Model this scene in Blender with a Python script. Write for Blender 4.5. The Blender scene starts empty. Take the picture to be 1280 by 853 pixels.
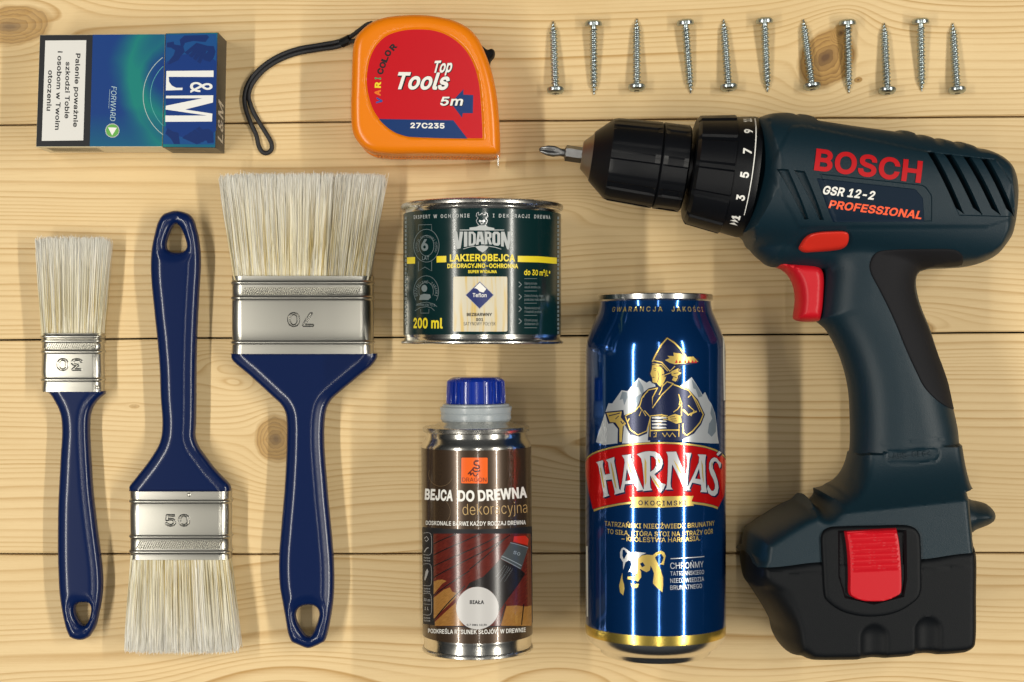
import bpy, bmesh, math, random
import numpy as np
from mathutils import Vector, Matrix
from mathutils.bvhtree import BVHTree
from mathutils.geometry import delaunay_2d_cdt

# ------------------------------------------------------------------ camera, world, lamps, exposure
scene = bpy.context.scene
COL = scene.collection
D = 750.0            # camera height above the boards, mm
F = 1893.0           # focal length in photograph pixels
MM = 0.001

cam = bpy.data.cameras.new('camera')
cam.sensor_width = 36.0
cam.lens = 36.0 * F / 1280.0
cam.clip_start = 0.01
cam.clip_end = 50.0
cam_o = bpy.data.objects.new('camera', cam)
COL.objects.link(cam_o)
cam_o.location = (0, 0, D * MM)
scene.camera = cam_o

world = bpy.data.worlds.new('World')
scene.world = world
world.use_nodes = True
wn = world.node_tree
bg = wn.nodes['Background']
tc = wn.nodes.new('ShaderNodeTexCoord')
sep = wn.nodes.new('ShaderNodeSeparateXYZ')
ramp = wn.nodes.new('ShaderNodeValToRGB')
wn.links.new(tc.outputs['Generated'], sep.inputs[0])
wn.links.new(sep.outputs['Z'], ramp.inputs[0])
ramp.color_ramp.elements[0].position = 0.15
ramp.color_ramp.elements[0].color = (0.13, 0.145, 0.155, 1)
ramp.color_ramp.elements[1].position = 0.95
ramp.color_ramp.elements[1].color = (0.62, 0.66, 0.68, 1)
wn.links.new(ramp.outputs[0], bg.inputs['Color'])
bg.inputs['Strength'].default_value = 0.15

def strip_lamp(x, z, y, length, width, power, col):
    l = bpy.data.lights.new('tube_lamp', 'AREA')
    l.shape = 'RECTANGLE'; l.size = width; l.size_y = length
    l.energy = power; l.color = col
    o = bpy.data.objects.new('tube_lamp', l)
    COL.objects.link(o)
    o.location = (x, y, z)
    d = Vector((0.0, y, 0.0)) - Vector((x, y, z))
    o.rotation_euler = (0, math.atan2(-d.x, -d.z), 0)
    return o
WARM = (1.0, 0.955, 0.86)
strip_lamp(-0.78, 1.0, -0.15, 1.25, 0.036, 14.0, WARM)
strip_lamp(0.075, 1.15, -0.12, 1.25, 0.018, 3.2, WARM)
strip_lamp(0.90, 1.0, -0.05, 1.25, 0.030, 16.0, WARM)

scene.view_settings.view_transform = 'Standard'
scene.view_settings.look = 'None'
scene.view_settings.exposure = -0.27
scene.view_settings.gamma = 1.0
scene.view_settings.use_curve_mapping = False
scene.cycles.max_bounces = 8
scene.cycles.use_denoising = True
scene.cycles.denoiser = 'OPENIMAGEDENOISE'
scene.cycles.denoising_input_passes = 'RGB_ALBEDO_NORMAL'
scene.cycles.denoising_prefilter = 'ACCURATE'

# ------------------------------------------------------------------ helpers
random.seed(7)
rng = np.random.default_rng(7)

def P(px, py, h=0.0):
    """a point of the photograph at height h (mm) above the boards"""
    k = (D - h) / F
    return ((px - 640.0) * k, (426.5 - py) * k)

def Z(ox, oy, s):
    """traced enlargement coordinates -> photograph pixels"""
    return lambda pts: [(ox + p[0] / s, oy + p[1] / s) for p in pts]

MATS = {}
def mat(name, col, rough=0.5, metal=0.0, spec=0.5, coat=0.0, noise=0.0, nscale=400.0, bump=0.0, bscale=900.0, trans=0.0, aniso=0.0, rvar=0.0):
    if name in MATS: return MATS[name]
    m = bpy.data.materials.new(name); m.use_nodes = True
    nt = m.node_tree; b = nt.nodes['Principled BSDF']
    b.inputs['Base Color'].default_value = (*col, 1)
    b.inputs['Roughness'].default_value = rough
    b.inputs['Metallic'].default_value = metal
    b.inputs['Specular IOR Level'].default_value = spec
    b.inputs['Coat Weight'].default_value = coat
    b.inputs['Coat Roughness'].default_value = 0.06
    b.inputs['Transmission Weight'].default_value = trans
    b.inputs['Anisotropic'].default_value = aniso
    t = nt.nodes.new('ShaderNodeTexCoord')
    if noise > 0 or rvar > 0:
        n = nt.nodes.new('ShaderNodeTexNoise'); n.inputs['Scale'].default_value = nscale; n.inputs['Detail'].default_value = 4
        nt.links.new(t.outputs['Object'], n.inputs['Vector'])
        if noise > 0:
            r = nt.nodes.new('ShaderNodeMix'); r.data_type = 'RGBA'
            r.inputs[6].default_value = (*[max(0, c * (1 - noise)) for c in col], 1)
            r.inputs[7].default_value = (*[min(1, c * (1 + noise)) for c in col], 1)
            nt.links.new(n.outputs['Fac'], r.inputs[0]); nt.links.new(r.outputs[2], b.inputs['Base Color'])
        if rvar > 0:
            mr = nt.nodes.new('ShaderNodeMapRange')
            mr.inputs[3].default_value = max(0.02, rough - rvar); mr.inputs[4].default_value = rough + rvar
            nt.links.new(n.outputs['Fac'], mr.inputs[0]); nt.links.new(mr.outputs[0], b.inputs['Roughness'])
    if bump > 0:
        n2 = nt.nodes.new('ShaderNodeTexNoise'); n2.inputs['Scale'].default_value = bscale; n2.inputs['Detail'].default_value = 3
        nt.links.new(t.outputs['Object'], n2.inputs['Vector'])
        bp = nt.nodes.new('ShaderNodeBump'); bp.inputs['Strength'].default_value = bump; bp.inputs['Distance'].default_value = 0.0004
        nt.links.new(n2.outputs['Fac'], bp.inputs['Height']); nt.links.new(bp.outputs['Normal'], b.inputs['Normal'])
    MATS[name] = m
    return m

def thing(name, label, cat, loc=(0, 0, 0), group=None):
    o = bpy.data.objects.new(name, None)
    o.empty_display_size = 0.01
    COL.objects.link(o)
    o.location = [c * MM for c in loc]
    o['label'] = label; o['category'] = cat
    if group: o['group'] = group
    return o

def origin_of(o):
    v = Vector((0, 0, 0))
    while o is not None:
        v = v + o.location; o = o.parent
    return v

def part(name, verts, faces, m, root=None, sharp=35.0, label=None, kind=None, normals=None, smooth=True):
    """verts in world mm; stored relative to the root"""
    off = np.array(origin_of(root)) if root else np.zeros(3)
    v = np.asarray(verts, dtype=float) * MM - off
    me = bpy.data.meshes.new(name)
    me.from_pydata(v.tolist(), [], [tuple(int(i) for i in f) for f in faces])
    me.materials.append(m)
    me.update()
    if smooth:
        me.polygons.foreach_set('use_smooth', [True] * len(me.polygons))
        if normals is not None:
            me.normals_split_custom_set_from_vertices([tuple(n) for n in normals])
        else:
            me.set_sharp_from_angle(angle=math.radians(sharp))
    o = bpy.data.objects.new(name, me)
    COL.objects.link(o)
    if root: o.parent = root
    if label: o['label'] = label
    if kind: o['kind'] = kind
    return o

class MB:
    """collects vertices and faces in world mm"""
    def __init__(s): s.v = []; s.f = []
    def add(s, verts, faces):
        n = len(s.v); s.v += [tuple(map(float, p)) for p in verts]; s.f += [tuple(int(i) + n for i in f) for f in faces]; return s
    def box(s, c, sx, sy, sz, rot=0.0, tilt=None):
        m = Matrix.Rotation(rot, 3, 'Z')
        if tilt is not None: m = m @ tilt
        vs = []
        for dz in (-1, 1):
            for dx, dy in ((-1, -1), (1, -1), (1, 1), (-1, 1)):
                p = m @ Vector((dx * sx / 2, dy * sy / 2, dz * sz / 2)); vs.append((c[0] + p.x, c[1] + p.y, c[2] + p.z))
        return s.add(vs, [(3, 2, 1, 0), (4, 5, 6, 7), (0, 1, 5, 4), (1, 2, 6, 5), (2, 3, 7, 6), (3, 0, 4, 7)])
    def tube(s, pts, r, seg=8, closed=False):
        pts = [Vector(p) for p in pts]; n = len(pts); vs = []; fs = []
        up = Vector((0, 0, 1))
        for i, p in enumerate(pts):
            a = pts[(i - 1) % n] if (closed or i > 0) else p
            b = pts[(i + 1) % n] if (closed or i < n - 1) else p
            t = (b - a).normalized()
            e1 = (up - t * up.dot(t)).normalized() if abs(up.dot(t)) < 0.99 else Vector((1, 0, 0)); e2 = t.cross(e1)
            rr = r[i] if hasattr(r, '__len__') else r
            for k in range(seg):
                q = p + rr * (math.cos(2 * math.pi * k / seg) * e1 + math.sin(2 * math.pi * k / seg) * e2); vs.append(tuple(q))
        for i in range(n if closed else n - 1):
            j = (i + 1) % n
            for k in range(seg):
                k2 = (k + 1) % seg
                fs.append((i * seg + k, i * seg + k2, j * seg + k2, j * seg + k))
        if not closed:
            fs.append(tuple(range(seg))[::-1]); fs.append(tuple((n - 1) * seg + k for k in range(seg)))
        return s.add(vs, fs)
    def build(s, name, m, root=None, **k): return part(name, s.v, s.f, m, root, **k)

def spline(pts, step=1.0, closed=True):
    """Catmull-Rom through points; a point (x, y, 1) is a sharp corner"""
    n = len(pts); P0 = [np.array(p[:2], float) for p in pts]; sh = [len(p) > 2 for p in pts]
    out = []
    for i in range(n if closed else n - 1):
        j = (i + 1) % n
        p1, p2 = P0[i], P0[j]
        p0 = P0[i - 1] if (closed or i > 0) and not sh[i] else 2 * p1 - p2
        p3 = P0[(j + 1) % n] if (closed or j < n - 1) and not sh[j] else 2 * p2 - p1
        L = np.linalg.norm(p2 - p1)
        if L < 1e-9: continue
        # centripetal tangents
        d0 = max(np.linalg.norm(p1 - p0), 1e-6) ** .5; d1 = L ** .5; d2 = max(np.linalg.norm(p3 - p2), 1e-6) ** .5
        m1 = d1 * ((p1 - p0) / d0 - (p2 - p0) / (d0 + d1) + (p2 - p1) / d1)
        m2 = d1 * ((p2 - p1) / d1 - (p3 - p1) / (d1 + d2) + (p3 - p2) / d2)
        k = max(1, int(round(L / step)))
        for q in range(k):
            t = q / k
            out.append((2 * t**3 - 3 * t**2 + 1) * p1 + (t**3 - 2 * t**2 + t) * m1 + (-2 * t**3 + 3 * t**2) * p2 + (t**3 - t**2) * m2)
    if not closed: out.append(P0[-1])
    return [tuple(p) for p in out]

def seg_dist(pts, lines):
    """distance from points to closed/open polylines [(pts, closed)]"""
    best = np.full(len(pts), 1e9)
    for L, closed in lines:
        L = np.asarray(L, float)
        A = L if closed else L[:-1]; B = np.roll(L, -1, 0) if closed else L[1:]
        AB = B - A; den = (AB**2).sum(1) + 1e-12
        for c in range(0, len(pts), 2000):
            p = pts[c:c + 2000]
            ap = p[:, None, :] - A[None]
            t = np.clip((ap * AB[None]).sum(2) / den[None], 0, 1)
            dd = ((ap - t[..., None] * AB[None])**2).sum(2).min(1)
            best[c:c + 2000] = np.minimum(best[c:c + 2000], np.sqrt(dd))
    return best

def inside(pts, loops):
    res = np.zeros(len(pts), bool)
    for L in loops:
        L = np.asarray(L, float); x, y = pts[:, 0], pts[:, 1]
        A = L; B = np.roll(L, -1, 0)
        for a, b in zip(A, B):
            c = ((a[1] > y) != (b[1] > y))
            if not c.any(): continue
            xi = (b[0] - a[0]) * (y - a[1]) / (b[1] - a[1] + 1e-15) + a[0]
            res ^= c & (x < xi)
    return res

def resample(L, step, closed=True):
    L = [np.array(p[:2], float) for p in L]; out = []
    n = len(L)
    for i in range(n if closed else n - 1):
        a, b = L[i], L[(i + 1) % n]; k = max(1, int(np.linalg.norm(b - a) / step + 0.5))
        for q in range(k): out.append(a + (b - a) * q / k)
    if not closed: out.append(L[-1])
    return np.array(out)

def prof(t, n=2.0):
    t = np.clip(t, 0, 1); return (1 - (1 - t)**n)**(1 / n)

def sstep(t):
    t = np.clip(t, 0, 1); return t * t * (3 - 2 * t)

def inset(L, w, step=0.5):
    L = resample(L, step); t = np.roll(L, -1, 0) - np.roll(L, 1, 0); t /= np.linalg.norm(t, axis=1)[:, None] + 1e-9
    a = 0.5 * np.sum(L[:, 0] * np.roll(L[:, 1], -1) - np.roll(L[:, 0], -1) * L[:, 1])
    q = L + np.stack([-t[:, 1], t[:, 0]], 1) * w * (1 if a > 0 else -1)
    return q[seg_dist(q, [(L, True)]) > 0.95 * w]

def tri2d(loops):
    if 'H' not in _tc: _tc['H'] = cap_height()
    CAPH = _tc['H']
    vs = []; es = []
    for L in loops:
        n0 = len(vs); vs += [Vector((float(p[0]), float(p[1]))) for p in L]
        es += [(n0 + i, n0 + (i + 1) % len(L)) for i in range(len(L))]
    v, e, f, *_ = delaunay_2d_cdt(vs, es, [], 0, 1e-7)
    v = np.array([tuple(p) for p in v]); f = np.array(f)
    c = v[f].mean(1); keep = inside(c, [np.array(L)[:, :2] for L in loops])
    return v, f[keep]

def solid(name, loops, hfun, zmid, m, root, grid=1.0, lines=None, edge=0.6, rings=(0.2, 0.5, 0.9, 1.5, 2.2, 3.2, 4.5), creases=(), hbot=None, **kw):
    """a body between mirrored height fields: z = zmid +- h(points, distance to the rounded edges)"""
    loops = [resample(L, edge) for L in loops]
    if lines is None: lines = [(L, True) for L in loops]
    allp = [L for L in loops]
    xy = np.concatenate(loops); mn, mx = xy.min(0), xy.max(0)
    gx, gy = np.meshgrid(np.arange(mn[0], mx[0], grid), np.arange(mn[1], mx[1], grid))
    g = np.stack([gx.ravel(), gy.ravel()], 1); g[:, 0] += 0.5 * grid * (np.round((g[:, 1] - mn[1]) / grid) % 2)
    g = g[inside(g, loops)]
    full = [(L, True) for L in loops]
    dl = seg_dist(g, full); g = g[dl > max(rings[-1] if rings else 0, 0.4 * grid)]
    extra = []
    for r in rings:
        for L in loops:
            t = np.roll(L, -1, 0) - np.roll(L, 1, 0); t /= (np.linalg.norm(t, axis=1)[:, None] + 1e-9)
            for sgn in (-1, 1):
                q = L + sgn * r * np.stack([-t[:, 1], t[:, 0]], 1)
                q = q[inside(q, loops)]
                if len(q): extra.append(q[seg_dist(q, full) > 0.93 * r])
    cr = []
    for c in creases:
        for poly in c: cr.append(resample(poly, edge))
    if cr:
        cc = np.concatenate(cr); cc = cc[inside(cc, loops)]; cc = cc[seg_dist(cc, full) > 0.15]
        g = g[seg_dist(g, [(c, True) for c in cr]) > 0.3 * grid]
        extra.append(cc)
    pts = np.concatenate(loops + extra + [g])
    es = []; n0 = 0
    for L in loops:
        es += [(n0 + i, n0 + (i + 1) % len(L)) for i in range(len(L))]; n0 += len(L)
    v, e, f, *_ = delaunay_2d_cdt([Vector(map(float, p)) for p in pts], es, [], 0, 1e-5)
    v = np.array([tuple(p) for p in v]); f = np.array(f); c = v[f].mean(1)
    f = f[inside(c, loops)]
    d = seg_dist(v, lines)
    h = hfun(v, d); hb = hbot(v, d) if hbot else h
    N = len(v)
    V = np.concatenate([np.column_stack([v, zmid + h]), np.column_stack([v, zmid - hb])])
    a = v[f]; area = np.cross(a[:, 1] - a[:, 0], a[:, 2] - a[:, 0]); f[area < 0] = f[area < 0][:, ::-1]
    faces = [tuple(t) for t in f] + [tuple(t[::-1] + N) for t in f]
    cnt = {}
    for t in f:
        for i in range(3):
            k = (t[i], t[(i + 1) % 3]); cnt[k] = 1
    for (i, j) in list(cnt):
        if (j, i) not in cnt: faces.append((j, i, i + N, j + N))
    return part(name, V, faces, m, root, **kw)

def bvh_of(objs):
    vs = []; fs = []
    for o in objs:
        off = origin_of(o); n = len(vs)
        vs += [(v.co + off) / MM for v in o.data.vertices]; fs += [[n + i for i in p.vertices] for p in o.data.polygons]
    return BVHTree.FromPolygons(vs, fs)

# ---- surfaces that prints are laid on
class Flat:
    def __init__(s, z): s.z = z; s.du = s.dv = None
    def uv(s, px, py): return P(px, py, s.z)
    def pt(s, u, v, off): return (u, v, s.z + off), (0, 0, 1)
class Cyl:
    """a cylinder lying on the boards, axis nearly along y; rfun(v) gives its radius"""
    def __init__(s, cx, cy, R, tilt=0.0, rfun=None, zc=None):
        s.cx, s.cy, s.R = cx, cy, R; s.zc = zc if zc else R; s.t = tilt; s.rf = rfun or (lambda v: R)
        s.du, s.dv = R * math.radians(3.0), (3.0 if rfun else None)
        s.ax = (-math.sin(tilt), math.cos(tilt)); s.ac = (math.cos(tilt), math.sin(tilt))
    def uv(s, px, py):
        r = s.rf(0)
        dx, dy = (px - 640) / F, (426.5 - py) / F
        for _ in range(6):
            # across/along components of the ray
            oc = -(s.cx * s.ac[0] + s.cy * s.ac[1]); oa = -(s.cx * s.ax[0] + s.cy * s.ax[1])
            dc = dx * s.ac[0] + dy * s.ac[1]; da = dx * s.ax[0] + dy * s.ax[1]
            oz = D - s.zc
            A = dc * dc + 1; B = 2 * (oc * dc - oz); C = oc * oc + oz * oz - r * r
            q = max(B * B - 4 * A * C, 0.0); t = (-B - math.sqrt(q)) / (2 * A)
            c = oc + dc * t; z = oz - t; v = oa + da * t; r = s.rf(v)
        return (s.R * math.atan2(c, z), v)
    def pt(s, u, v, off):
        th = u / s.R; r = s.rf(v) + off; c = r * math.sin(th)
        slope = (s.rf(v + .2) - s.rf(v - .2)) / .4
        n = Vector((math.sin(th) * s.ac[0] - slope * s.ax[0], math.sin(th) * s.ac[1] - slope * s.ax[1], math.cos(th))).normalized()
        return (s.cx + c * s.ac[0] + v * s.ax[0], s.cy + c * s.ac[1] + v * s.ax[1], s.zc + r * math.cos(th)), tuple(n)
class Draped:
    def __init__(s, bvh, step=1.5): s.b = bvh; s.du = s.dv = step
    def uv(s, px, py):
        d = Vector(((px - 640) / F, (426.5 - py) / F, -1)).normalized()
        loc, n, i, dist = s.b.ray_cast(Vector((0, 0, D)), d)
        if loc is None: return P(px, py, 35)
        return (loc.x, loc.y)
    def pt(s, u, v, off):
        loc, n, i, dist = s.b.ray_cast(Vector((u, v, 200)), Vector((0, 0, -1)))
        if loc is None: return (u, v, 35), (0, 0, 1)
        return (u, v, loc.z + off), tuple(n)

_tc = {}
try:      # the sans serif that ships inside Blender; its built-in font otherwise
    import os
    SANS = bpy.data.fonts.load(os.path.join(bpy.utils.system_resource('DATAFILES'), 'fonts', 'Inter.woff2'))
    CAPH = 0.727
except Exception:
    SANS = None; CAPH = 0.695
def outlines(text, spacing):
    """closed outlines of a line of text, as polylines"""
    cu = bpy.data.curves.new('t', 'FONT'); cu.body = text; cu.space_character = spacing
    if SANS: cu.font = SANS
    o = bpy.data.objects.new('t', cu); COL.objects.link(o)
    dg = bpy.context.evaluated_depsgraph_get()
    c = o.evaluated_get(dg).to_curve(dg); loops = []
    for sp in c.splines:
        B = [(np.array(p.co)[:2], np.array(p.handle_left)[:2], np.array(p.handle_right)[:2]) for p in sp.bezier_points]
        L = []
        for k in range(len(B)):
            p0, _, h0 = B[k]; p1, h1, _ = B[(k + 1) % len(B)]
            straight = abs(np.cross(h0 - p0, p1 - p0)) + abs(np.cross(h1 - p0, p1 - p0)) < 1e-6
            n = 1 if straight else 4
            for q in range(n):
                t = q / n; L.append((1 - t)**3 * p0 + 3 * (1 - t)**2 * t * h0 + 3 * (1 - t) * t * t * h1 + t**3 * p1)
        L = np.array(L); keep = np.linalg.norm(L - np.roll(L, 1, 0), axis=1) > 1e-5
        if keep.sum() > 2: loops.append(L[keep])
    bpy.data.objects.remove(o); bpy.data.curves.remove(cu)
    return loops

def cap_height():
    L = outlines('H', 1.0)[0]; return float(L[:, 1].max() - L[:, 1].min())

def winding(pts, loops):
    res = np.zeros(len(pts), int); x, y = pts[:, 0], pts[:, 1]
    for L in loops:
        for a, b in zip(L, np.roll(L, -1, 0)):
            c = ((a[1] > y) != (b[1] > y))
            if not c.any(): continue
            xi = (b[0] - a[0]) * (y - a[1]) / (b[1] - a[1] + 1e-15) + a[0]
            res += np.where(c & (x < xi), 1 if b[1] > a[1] else -1, 0)
    return res

def glyphs(text, bold=0.0, spacing=1.0):
    bold = bold * 0.62 if bold > 0 else bold
    k = (text, bold, spacing)
    if k in _tc: return _tc[k]
    loops = outlines(text, spacing + 1.6 * max(0, bold))
    if not loops: return np.zeros((0, 2)), []
    area = lambda L: 0.5 * np.sum(L[:, 0] * np.roll(L[:, 1], -1) - np.roll(L[:, 0], -1) * L[:, 1])
    sg = 1 if area(max(loops, key=lambda L: abs(area(L)))) > 0 else -1
    if abs(bold) > 0.002:
        out = []
        for L in loops:
            e0 = L - np.roll(L, 1, 0); e1 = np.roll(L, -1, 0) - L
            e0 /= np.linalg.norm(e0, axis=1)[:, None] + 1e-9; e1 /= np.linalg.norm(e1, axis=1)[:, None] + 1e-9
            n0 = np.stack([e0[:, 1], -e0[:, 0]], 1); n1 = np.stack([e1[:, 1], -e1[:, 0]], 1); m_ = (n0 + n1) * sg
            out.append(L + m_ * (bold / np.maximum((m_**2).sum(1) / 2, 0.5))[:, None])
        loops = out
    if 'H' not in _tc: _tc['H'] = cap_height()
    CAPH = _tc['H']
    vs = []; es = []
    for L in loops:
        n0 = len(vs); vs += [Vector((float(p[0]), float(p[1]))) for p in L]; es += [(n0 + i, n0 + (i + 1) % len(L)) for i in range(len(L))]
    v, e, f, *_ = delaunay_2d_cdt(vs, es, [], 0, 1e-7)
    v = np.array([tuple(p) for p in v]); f = np.array(f); f = f[winding(v[f].mean(1), loops) * sg > 0]
    v[:, 0] -= v[:, 0].min(); v[:, 0] /= v[:, 0].max()
    v[:, 1] += bold; v[:, 1] /= (CAPH + 2 * bold)
    _tc[k] = (v, [tuple(int(i) for i in t) for t in f])
    return _tc[k]

class Print:
    """flat print laid on a surface"""
    def __init__(s, surf): s.s = surf; s.v = []; s.f = []; s.marks = [0]
    def mark(s):
        if s.marks[-1] != len(s.f): s.marks.append(len(s.f))
    def poly(s, *loops, off=None):
        L = [[s.s.uv(*p[:2]) for p in resample(l, 6)] for l in loops]
        v, f = tri2d(L); n = len(s.v)
        s.v += [(a, b, off) for a, b in v]; s.f += [tuple(int(i) + n for i in t) for t in f]; s.mark(); return s
    def stroke(s, pts, w, off=None, closed=False):
        p = np.array([q[:2] for q in pts], float); n = len(p)
        t = np.zeros_like(p)
        for i in range(n):
            a = p[(i - 1) % n] if closed or i > 0 else p[i]; b = p[(i + 1) % n] if closed or i < n - 1 else p[i]
            t[i] = (b - a) / (np.linalg.norm(b - a) + 1e-9)
        nn = np.stack([-t[:, 1], t[:, 0]], 1) * w / 2
        A = [s.s.uv(*q) for q in p + nn]; B = [s.s.uv(*q) for q in p - nn]
        k = len(s.v); s.v += [(a[0], a[1], off) for a in A] + [(b[0], b[1], off) for b in B]
        for i in range(n if closed else n - 1):
            j = (i + 1) % n; s.f.append((k + i, k + j, k + n + j, k + n + i))
        s.mark(); return s
    def text(s, txt, a, b, h, bold=0.02, shear=0.0, spacing=1.0, off=None, even=0.0):
        """baseline from pixel a to pixel b, capital height h pixels"""
        v, f = glyphs(txt, bold, spacing)
        if not len(v): return s
        a = np.array(a, float); b = np.array(b, float); t = (b - a) / np.linalg.norm(b - a)
        up = np.array([t[1], -t[0]])
        A = np.array(s.s.uv(*a)); B = np.array(s.s.uv(*b)); m = (a + b) / 2
        M = np.array(s.s.uv(*m)); C = np.array(s.s.uv(*(m + up * h))) - M
        L = np.linalg.norm(b - a)
        uv = A + v[:, :1] * (B - A) + v[:, 1:2] * C + shear * v[:, 1:2] * (h / L) * (B - A)
        if even:      # wide print: letters keep their seen width round the turn
            pp = a + v[:, :1] * (b - a) + v[:, 1:2] * up * h
            uv = uv * (1 - even) + even * np.array([s.s.uv(*q) for q in pp])
        n = len(s.v); s.v += [(p[0], p[1], off) for p in uv]; s.f += [tuple(i + n for i in t) for t in f]; s.mark(); return s
    def arc(s, txt, c, r, a0, a1, h, bold=0.02, off=None, inward=False):
        n = len(txt)
        for i, ch in enumerate(txt):
            if ch == ' ': continue
            a = math.radians(a0 + (a1 - a0) * (i + .5) / n); da = math.radians(abs(a1 - a0)) / n * 0.38
            sg = 1 if a1 > a0 else -1
            p = [(c[0] + r * math.cos(a + sg * q), c[1] + r * math.sin(a + sg * q)) for q in (-da, da)]
            s.text(ch, p[0], p[1], h, bold, off=off)
        return s
    def build(s, name, m, root, off=0.06, kind=None, label=None, join=False):
        s.mark()
        if not join and len(s.marks) > 2:
            for a, b in zip(s.marks[:-1], s.marks[1:]):
                q = Print(s.s); fs = s.f[a:b]; ids = sorted({i for f in fs for i in f}); mp = {i: k for k, i in enumerate(ids)}
                q.v = [s.v[i] for i in ids]; q.f = [tuple(mp[i] for i in f) for f in fs]; q.build(name, m, root, off=off, kind=kind, label=label, join=True)
            return
        if join:
            for g, (a, b) in enumerate(zip(s.marks[:-1], s.marks[1:])):
                for i in {i for f in s.f[a:b] for i in f}:
                    u, v, o = s.v[i]; s.v[i] = (u, v, (off if o is None else o) + 0.004 * (g % 9))
        bm = bmesh.new()
        lay = bm.verts.layers.float.new('o')
        vs = []
        for (u, v, o) in s.v:
            x = bm.verts.new((u, v, 0)); x[lay] = off if o is None else o; vs.append(x)
        for f in s.f:
            try:
                q = bm.faces.new([vs[i] for i in f])
            except ValueError: pass
        bmesh.ops.triangulate(bm, faces=bm.faces[:])
        for ax, st in ((0, s.s.du), (1, s.s.dv)):
            if not st or not len(bm.verts): continue
            c = [v.co[ax] for v in bm.verts]; lo, hi = min(c), max(c)
            k = math.ceil(lo / st)
            while k * st < hi:
                co = [0, 0, 0]; co[ax] = k * st; no = [0, 0, 0]; no[ax] = 1
                bmesh.ops.bisect_plane(bm, geom=bm.verts[:] + bm.edges[:] + bm.faces[:], dist=1e-5, plane_co=co, plane_no=no)
                k += 1
        V = []; N = []
        for v in bm.verts:
            p, n = s.s.pt(v.co.x, v.co.y, v[lay]); V.append(p); N.append(n)
        bm.verts.index_update()
        F_ = []
        for f in bm.faces:
            ids = [v.index for v in f.verts]
            if f.calc_area() < 1e-9: continue
            a, b, c = (np.array(V[i]) for i in ids[:3]); nn = np.cross(b - a, c - a)
            if nn.dot(np.array(N[ids[0]])) < 0: ids = ids[::-1]
            F_.append(ids)
        bm.free()
        return part(name, V, F_, m, root, normals=N, kind=kind, label=label)

def lathe(name, prof_, A, d, m, root, seg=128, cap0=True, cap1=True, rmod=None, sharp=30, **kw):
    """profile [(along, radius)] turned about the axis through A along unit d"""
    A = Vector(A); d = Vector(d).normalized(); e1 = Vector((0, 0, 1)) if abs(d.z) < 0.9 else Vector((1, 0, 0)); e1 = (e1 - d * e1.dot(d)).normalized(); e2 = e1.cross(d)
    V = []; Fc = []
    for i, (s, r) in enumerate(prof_):
        for k in range(seg):
            a = 2 * math.pi * k / seg; rr = r + (rmod(i, a) if rmod else 0)
            V.append(tuple(A + d * s + e1 * (rr * math.cos(a)) + e2 * (rr * math.sin(a))))
    up = prof_[-1][0] > prof_[0][0]
    for i in range(len(prof_) - 1):
        for k in range(seg):
            k2 = (k + 1) % seg
            Fc.append((i * seg + k, i * seg + k2, (i + 1) * seg + k2, (i + 1) * seg + k))
    if cap0: Fc.append(tuple(range(seg))[::-1])
    if cap1: Fc.append(tuple((len(prof_) - 1) * seg + k for k in range(seg)))
    o = part(name, V, Fc, m, root, sharp=sharp, **kw)
    bm = bmesh.new(); bm.from_mesh(o.data); bmesh.ops.recalc_face_normals(bm, faces=bm.faces[:]); bm.to_mesh(o.data); bm.free()
    return o

# ------------------------------------------------------------------ the boards
class E:
    """math-node expressions"""
    nt = None
    def __init__(s, sock): s.k = sock
    @staticmethod
    def op(o, *a):
        n = E.nt.nodes.new('ShaderNodeMath'); n.operation = o
        for i, x in enumerate(a):
            if isinstance(x, E): E.nt.links.new(x.k, n.inputs[i])
            else: n.inputs[i].default_value = x
        return E(n.outputs[0])
    def __add__(s, o): return E.op('ADD', s, o)
    def __radd__(s, o): return E.op('ADD', o, s)
    def __sub__(s, o): return E.op('SUBTRACT', s, o)
    def __rsub__(s, o): return E.op('SUBTRACT', o, s)
    def __mul__(s, o): return E.op('MULTIPLY', s, o)
    def __rmul__(s, o): return E.op('MULTIPLY', o, s)
    def __truediv__(s, o): return E.op('DIVIDE', s, o)
    def __rtruediv__(s, o): return E.op('DIVIDE', o, s)
    def __pow__(s, o): return E.op('POWER', s, o)
    def clamp(s): return E.op('MINIMUM', E.op('MAXIMUM', s, 0.0), 1.0)
def vec(x, y, z=0.0):
    n = E.nt.nodes.new('ShaderNodeCombineXYZ')
    for i, q in enumerate((x, y, z)):
        if isinstance(q, E): E.nt.links.new(q.k, n.inputs[i])
        else: n.inputs[i].default_value = q
    return n.outputs[0]
def noise(v, detail=2.0, rough=0.5):
    n = E.nt.nodes.new('ShaderNodeTexNoise'); n.inputs['Scale'].default_value = 1.0
    n.inputs['Detail'].default_value = detail; n.inputs['Roughness'].default_value = rough
    E.nt.links.new(v, n.inputs['Vector']); return E(n.outputs['Fac'])
def mixc(f, a, b):
    n = E.nt.nodes.new('ShaderNodeMix'); n.data_type = 'RGBA'
    if isinstance(f, E): E.nt.links.new(f.k, n.inputs[0])
    else: n.inputs[0].default_value = f
    for i, c in ((6, a), (7, b)):
        if isinstance(c, tuple): n.inputs[i].default_value = (*c, 1)
        else: E.nt.links.new(c, n.inputs[i])
    return n.outputs[2]

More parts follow.
